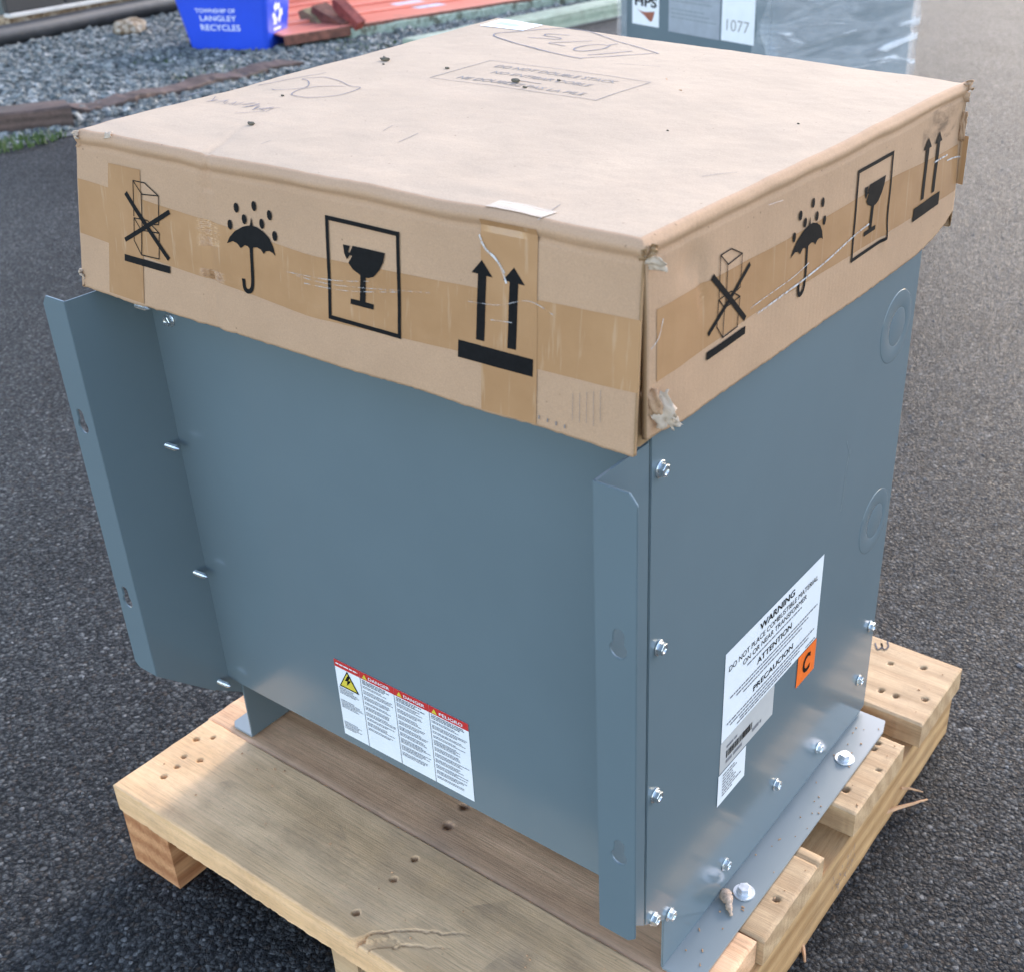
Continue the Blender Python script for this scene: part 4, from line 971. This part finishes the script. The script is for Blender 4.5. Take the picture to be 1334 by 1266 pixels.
bm = bmesh.new(); ro, ri = tub(0, 0, bh), tub(.004, .004, bh)
R_ = [[bm.verts.new(p) for p in r] for r in ro+ri[::-1]]
for A, B in zip(R_, R_[1:]):
    for i in range(24): bm.faces.new((A[i], A[(i+1) % 24], B[(i+1) % 24], B[i]))
bm.faces.new(R_[0][::-1]); bm.faces.new(R_[-1]); bmo('tub', bm, 'bin', rb_)
bm = bmesh.new(); rA, rB = tub(-.018, bh-.03, bh+.004, .04, 2), tub(.001, bh-.03, bh+.004, .03, 2)
R_ = [[bm.verts.new(p) for p in r] for r in rA+rB[::-1]]
for A, B in zip(R_, R_[1:]+R_[:1]):
    for i in range(24): bm.faces.new((A[i], A[(i+1) % 24], B[(i+1) % 24], B[i]))
bmo('rim', bm, 'bin', rb_)
def on_bin(u, z, l): p = bin_pt(u, 0, z); return p+Vector((0, -.0015-l, 0))
tl = [((.21, .66), .190, .212, 'TOWNSHIP OF'), ((.24, .66), .148, .176, 'LANGLEY'), ((.22, .69), .098, .130, 'RECYCLES')]
for (u0, u1), z0_, z1_, s_ in tl: decal('bin_lettering', [text_poly(s_, u0, u1, z0_, z1_, .012)], on_bin, 'bin_text', rb_)
def on_bin_side(v, z, l): p = bin_pt(1, v, z); return p+Vector((.0015+l, 0, 0))
for i in range(3):
    an = math.radians(90+120*i); cx, cz = .45+.13*math.cos(an), .17+.036*math.sin(an)
    pl = [(cx+x*math.cos(an)*1.0-z*math.sin(an)*3.2, cz+x*math.sin(an)*.3+z*math.cos(an)) for x, z in ((-.05, -.03), (.05, -.03), (.05, .015), (.11, .015), (0, .045), (-.11, .015), (-.05, .015))]
    decal('recycle_arrow', [pl], on_bin_side, 'bin_text', rb_)
decal('bin_lettering', [rect(.3, .6, .085, .10)], on_bin_side, 'bin_text', rb_)
# ------------------------------------------------------------------ red steel plate on timbers, rusty angle irons
z_r = .085
p1, p2 = P2(464, 31.5, z_r), P2(668, 0, z_r); rd_ = (p2-p1).normalized(); rlf = Vector((-rd_.y, rd_.x, 0))
wfar = (P2(395, 4, z_r)-p1).dot(rlf); wfar = max(.45, wfar)
s0 = (P2(369, 46, z_r)-p1).dot(rd_)
rang = math.atan2(rd_.y, rd_.x)
rp = tag(empty('steel_plate', (p1.x, p1.y, 0), rang), 'long faded red steel channel lying on mossy timbers behind the bin', 'steel plate')
box('channel_web', s0, 3.2, 0, wfar, z_r-.012, z_r, 'redsteel', rp, .003)
box('channel_lip', s0, 3.2, -.012, .006, .03, z_r-.004, 'rust', rp, .003)
for q in (.16, .34, .52):
    if q < wfar-.05: box('channel_rib', s0+.02, 3.2, wfar*q/.6, wfar*q/.6+.035, z_r-.004, z_r+.018, 'redsteel', rp, .006)
box('channel_flange', s0, 3.2, wfar-.006, wfar+.012, z_r-.01, z_r+.11, 'redsteel', rp, .003)
c0 = P2(548, 11, z_r); c0l = ((c0-p1).dot(rd_), (c0-p1).dot(rlf))
decal('steel_plate_sticker', [rect(c0l[0]-.02, c0l[0]+.20, c0l[1]-.01, c0l[1]+.28)], lambda x, y, l: (x, y, z_r+.0006), m_plain('sticker_paleblue', (.55, .58, .66), .5, 0, .2, 14), rp)
tb0, tb1 = P2(735, 37.5), P2(800, 23.5); tdir = (tb1-tb0).normalized()
beam('timber_beam', tb0-tdir*1.15, tb1+tdir*2.2, .16, .085, 'moss_pale', 'pale green weathered timber lying on the asphalt behind the carton', 'timber', .002, .004, seed=2.0)
q = p1-rlf*.02-rd_*.05; beam('timber_beam', Vector((q.x, q.y, 0)), Vector((q.x, q.y, 0))+rd_*3.0, .12, .064, 'mosstimber', 'mossy blotched timber directly under the red steel channel', 'timber', .002, .008, seed=4.0)
q = p1+rlf*(wfar*.7)-rd_*.1; beam('timber_beam', Vector((q.x, q.y, 0)), Vector((q.x, q.y, 0))+rd_*3.0, .10, .064, 'mosstimber', 'hidden timber carrying the far side of the red steel channel', 'timber', .002, .008, seed=9.0)
y0p = P2(427, 50).y-.03
def piece(name, pix, y, th, mat, label, cat):
    q = [P2(u, v, y, 1) for u, v in pix]; b0 = Vector((q[0].x, y, 0))
    bm = bmesh.new(); A = [bm.verts.new(Vector((p.x, y-.0, max(.003, p.z)))-b0) for p in q]; B = [bm.verts.new(Vector((p.x+.015, y+th, max(.003, p.z+.01)))-b0) for p in q]
    bm.faces.new(A); bm.faces.new(B[::-1])
    for i in range(len(A)): bm.faces.new((A[i], A[(i+1) % len(A)], B[(i+1) % len(A)], B[i]))
    o = bmo(name, bm, mat); o.location = b0; return tag(o, label, cat)
piece('steel_bracket', [(406, 8), (412, 12), (445, 32), (446, 40), (430, 50), (424, 49), (405, 20)], y0p, .10, 'rust', 'brown rusty steel bracket lying against the red channel', 'bracket')
piece('steel_bracket', [(432, 0), (438, 2), (466, 31), (462, 41), (455, 40), (433, 11)], y0p+.05, .05, 'rust_red', 'dark red steel bracket leaning on the red channel', 'bracket')
piece('timber_offcut', [(388, 16), (393, 13), (407, 22), (421, 38), (418, 42), (400, 34), (391, 25)], y0p-.02, .09, m_plain('offcut_wood', (.22, .17, .085), .85, 0, .35, 20, .004), 'splintered yellow-brown timber offcut beside the rusty bracket', 'offcut')
# ------------------------------------------------------------------ second transformer in stretch film
psi = math.radians(-15); c2 = Vector((-1.2704, 2.6056, 0)); W2, D2, zt2 = .66, .66, .90
t2 = tag(empty('wrapped_transformer', tuple(c2), psi), 'second grey transformer half wrapped in clear stretch film behind the carton', 'transformer')
plate('front_panel', rect(-W2+.003, -.003, .16, zt2), [], lambda a, b, d: (a, d, b), .003, 'paint', t2)
plate('side_panel', rect(.001, D2, .16, zt2), [], lambda a, b, d: (-d, a, b), .0025, 'paint', t2)
plate('side_panel', rect(.001, D2, .16, zt2), [], lambda a, b, d: (-W2+d, a, b), .0025, 'paint', t2)
plate('back_panel', rect(-W2+.003, -.003, .16, zt2), [], lambda a, b, d: (a, D2-d, b), .003, 'paint', t2)
plate('top_panel', rect(-W2, 0, 0, D2), [], lambda a, b, d: (a, b, zt2+.003-d), .0028, 'paint', t2)
pal2 = tag(empty('shipping_pallet', tuple(c2), psi), 'wooden pallet under the film-wrapped transformer', 'pallet')
for y in (-.05, .14, .33, .52): box('deck_board', -W2-.05, .05, y, y+.14, .0895, .1275, 'pine', pal2, .003)
for x in (-W2-.04, -W2/2-.04, -.04): box('stringer', x, x+.085, -.05, .66, 0, .089, 'stringer', pal2, .003)
for x in (-W2, -.05):
    box('mounting_foot', x, x+.05, .0, D2, .128, .1595, 'paint', t2, .002)
nrm = Vector((math.sin(psi), -math.cos(psi), 0)); exv = Vector((math.cos(psi), math.sin(psi), 0))
def f2(u, v):
    d = AX[0]*((u-CAM['px'])/CAM['f'])+AX[1]*(-(v-CAM['py'])/CAM['f'])+AX[2]; c = Vector(CAM['c']); p = c+d*((c2-c).dot(nrm)/d.dot(nrm)); return ((p-c2).dot(exv), p.z)
def on2(a, b, l): return (a, -.0005-l, b)
def quad_box(pix): q = [f2(*p) for p in pix]; xs = [p[0] for p in q]; zs = [p[1] for p in q]; return xs, zs
xa, za = f2(824, 30.5); xb, zb_ = f2(858.5, 36); lg = decal('logo_label', [rect(xa, xb, za, za+.10)], on2, 'label', t2, None, .0004); hw = xb-xa
decal('logo_lettering', [text_poly('HPS', xa+hw*.10, xa+hw*.92, za+.056, za+.086, .03)], on2, 'ink', lg, None, .0008)
M['swoosh'] = m_plain('logo_brown', (.28, .085, .05), .5, 0, .2, 60)
decal('logo_swoosh', [smoothline([(xa+hw*.18, za+.046), (xa+hw*.45, za+.040), (xa+hw*.84, za+.046)], 6)+smoothline([(xa+hw*.84, za+.046), (xa+hw*.80, za+.030), (xa+hw*.70, za+.014), (xa+hw*.45, za+.030), (xa+hw*.18, za+.046)], 6)[1:-1]], on2, 'swoosh', lg, None, .0008)
xa, za = f2(871, 41); xb, zb_ = f2(937, 57); M['nameplate'] = m_plain('nameplate_foil', (.33, .37, .42), .35, .25, .1, 30)
npl = decal('name_plate', [rect(xa, xb, za, za+.185)], on2, 'nameplate', t2, None, .0004); rnd = random.Random(2); sm = []
for i in range(13): sm += dashes(xa+.01, xb-.01, za+.03+i*.012, .0042, rnd, rnd.uniform(.4, 1)) if i % 4 else []
decal('plate_print', sm, on2, 'scuff', npl, None, .0008)
xa, za = f2(939.5, 52.5); xb, zb_ = f2(982, 62.5); pn = decal('number_sheet', [rect(xa, xb, za, za+.128)], on2, 'label', t2, None, .0007)
decal('number_lettering', [text_poly('1077', xa+.022, xb-.022, za+.030, za+.062, -.012)], on2, 'grey_print', pn, None, .0011)
# stretch film: wraps the side, the back corner and the edges of the front
k = NT('stretch_film'); c = k.co((1.5, 1.5, 11), rot=(.5, .3, 0)); wr = k.noise(c, 1.5, 6, .62, 1.0)
rid = k.ramp(wr, [(.40, .10), (.52, .22), (.56, .13), (.62, .32), (.68, .85), (.74, .3)])
k.P(Base_Color=(.80, .82, .84, 1), Roughness=.22, Alpha=rid, Normal=k.bump(wr, .5, .012)); k.b.inputs['Specular IOR Level'].default_value = .6; M['stretch'] = k.m
def filmsheet(name, path, z0, z1, seed, step=.012, amp=.0035):
    # path: list of (x,y,nx,ny)
    P_ = []
    for (ax, ay), (bx_, by_) in zip(path, path[1:]):
        n = max(2, int(math.hypot(bx_-ax, by_-ay)/step)); L = math.hypot(bx_-ax, by_-ay); nx, ny = (by_-ay)/L, -(bx_-ax)/L
        P_ += [(ax+(bx_-ax)*i/n, ay+(by_-ay)*i/n, nx, ny) for i in range(n)]
    bx_, by_ = path[-1]; P_.append((bx_, by_, nx, ny)); nzv = int((z1-z0)/step); V, F = [], []
    for j in range(nzv+1):
        for i, (x, y, nx, ny) in enumerate(P_):
            z = z0+(z1-z0)*j/nzv; s_ = i*step
            if i < 3: x -= .03*nz(z*9, seed); 
            h = .006+amp*(1+nz(s_*5+z*7, z*16-s_*9, seed))+amp*.5*nz(s_*25, z*40+s_*20, seed); V.append((x+nx*h, y+ny*h, z))
    n1 = len(P_)
    for j in range(nzv):
        for i in range(n1-1): F.append((j*n1+i, j*n1+i+1, (j+1)*n1+i+1, (j+1)*n1+i))
    return mesh(name, V, F, 'stretch', t2, True)
filmsheet('stretch_film', [(-.055, -.004), (.004, -.004), (.004, D2+.004), (-W2*.5, D2+.004)], .12, zt2+.01, 2.0, .012, .005)
filmsheet('stretch_film', [(-.005, -.010), (.010, -.006), (.012, D2+.008)], .30, zt2+.01, 6.0, .012, .006)
filmsheet('stretch_film', [(-W2*.5, D2+.004), (-W2-.004, D2+.004), (-W2-.004, -.004), (-W2+.045, -.004)], .12, zt2+.01, 4.0)
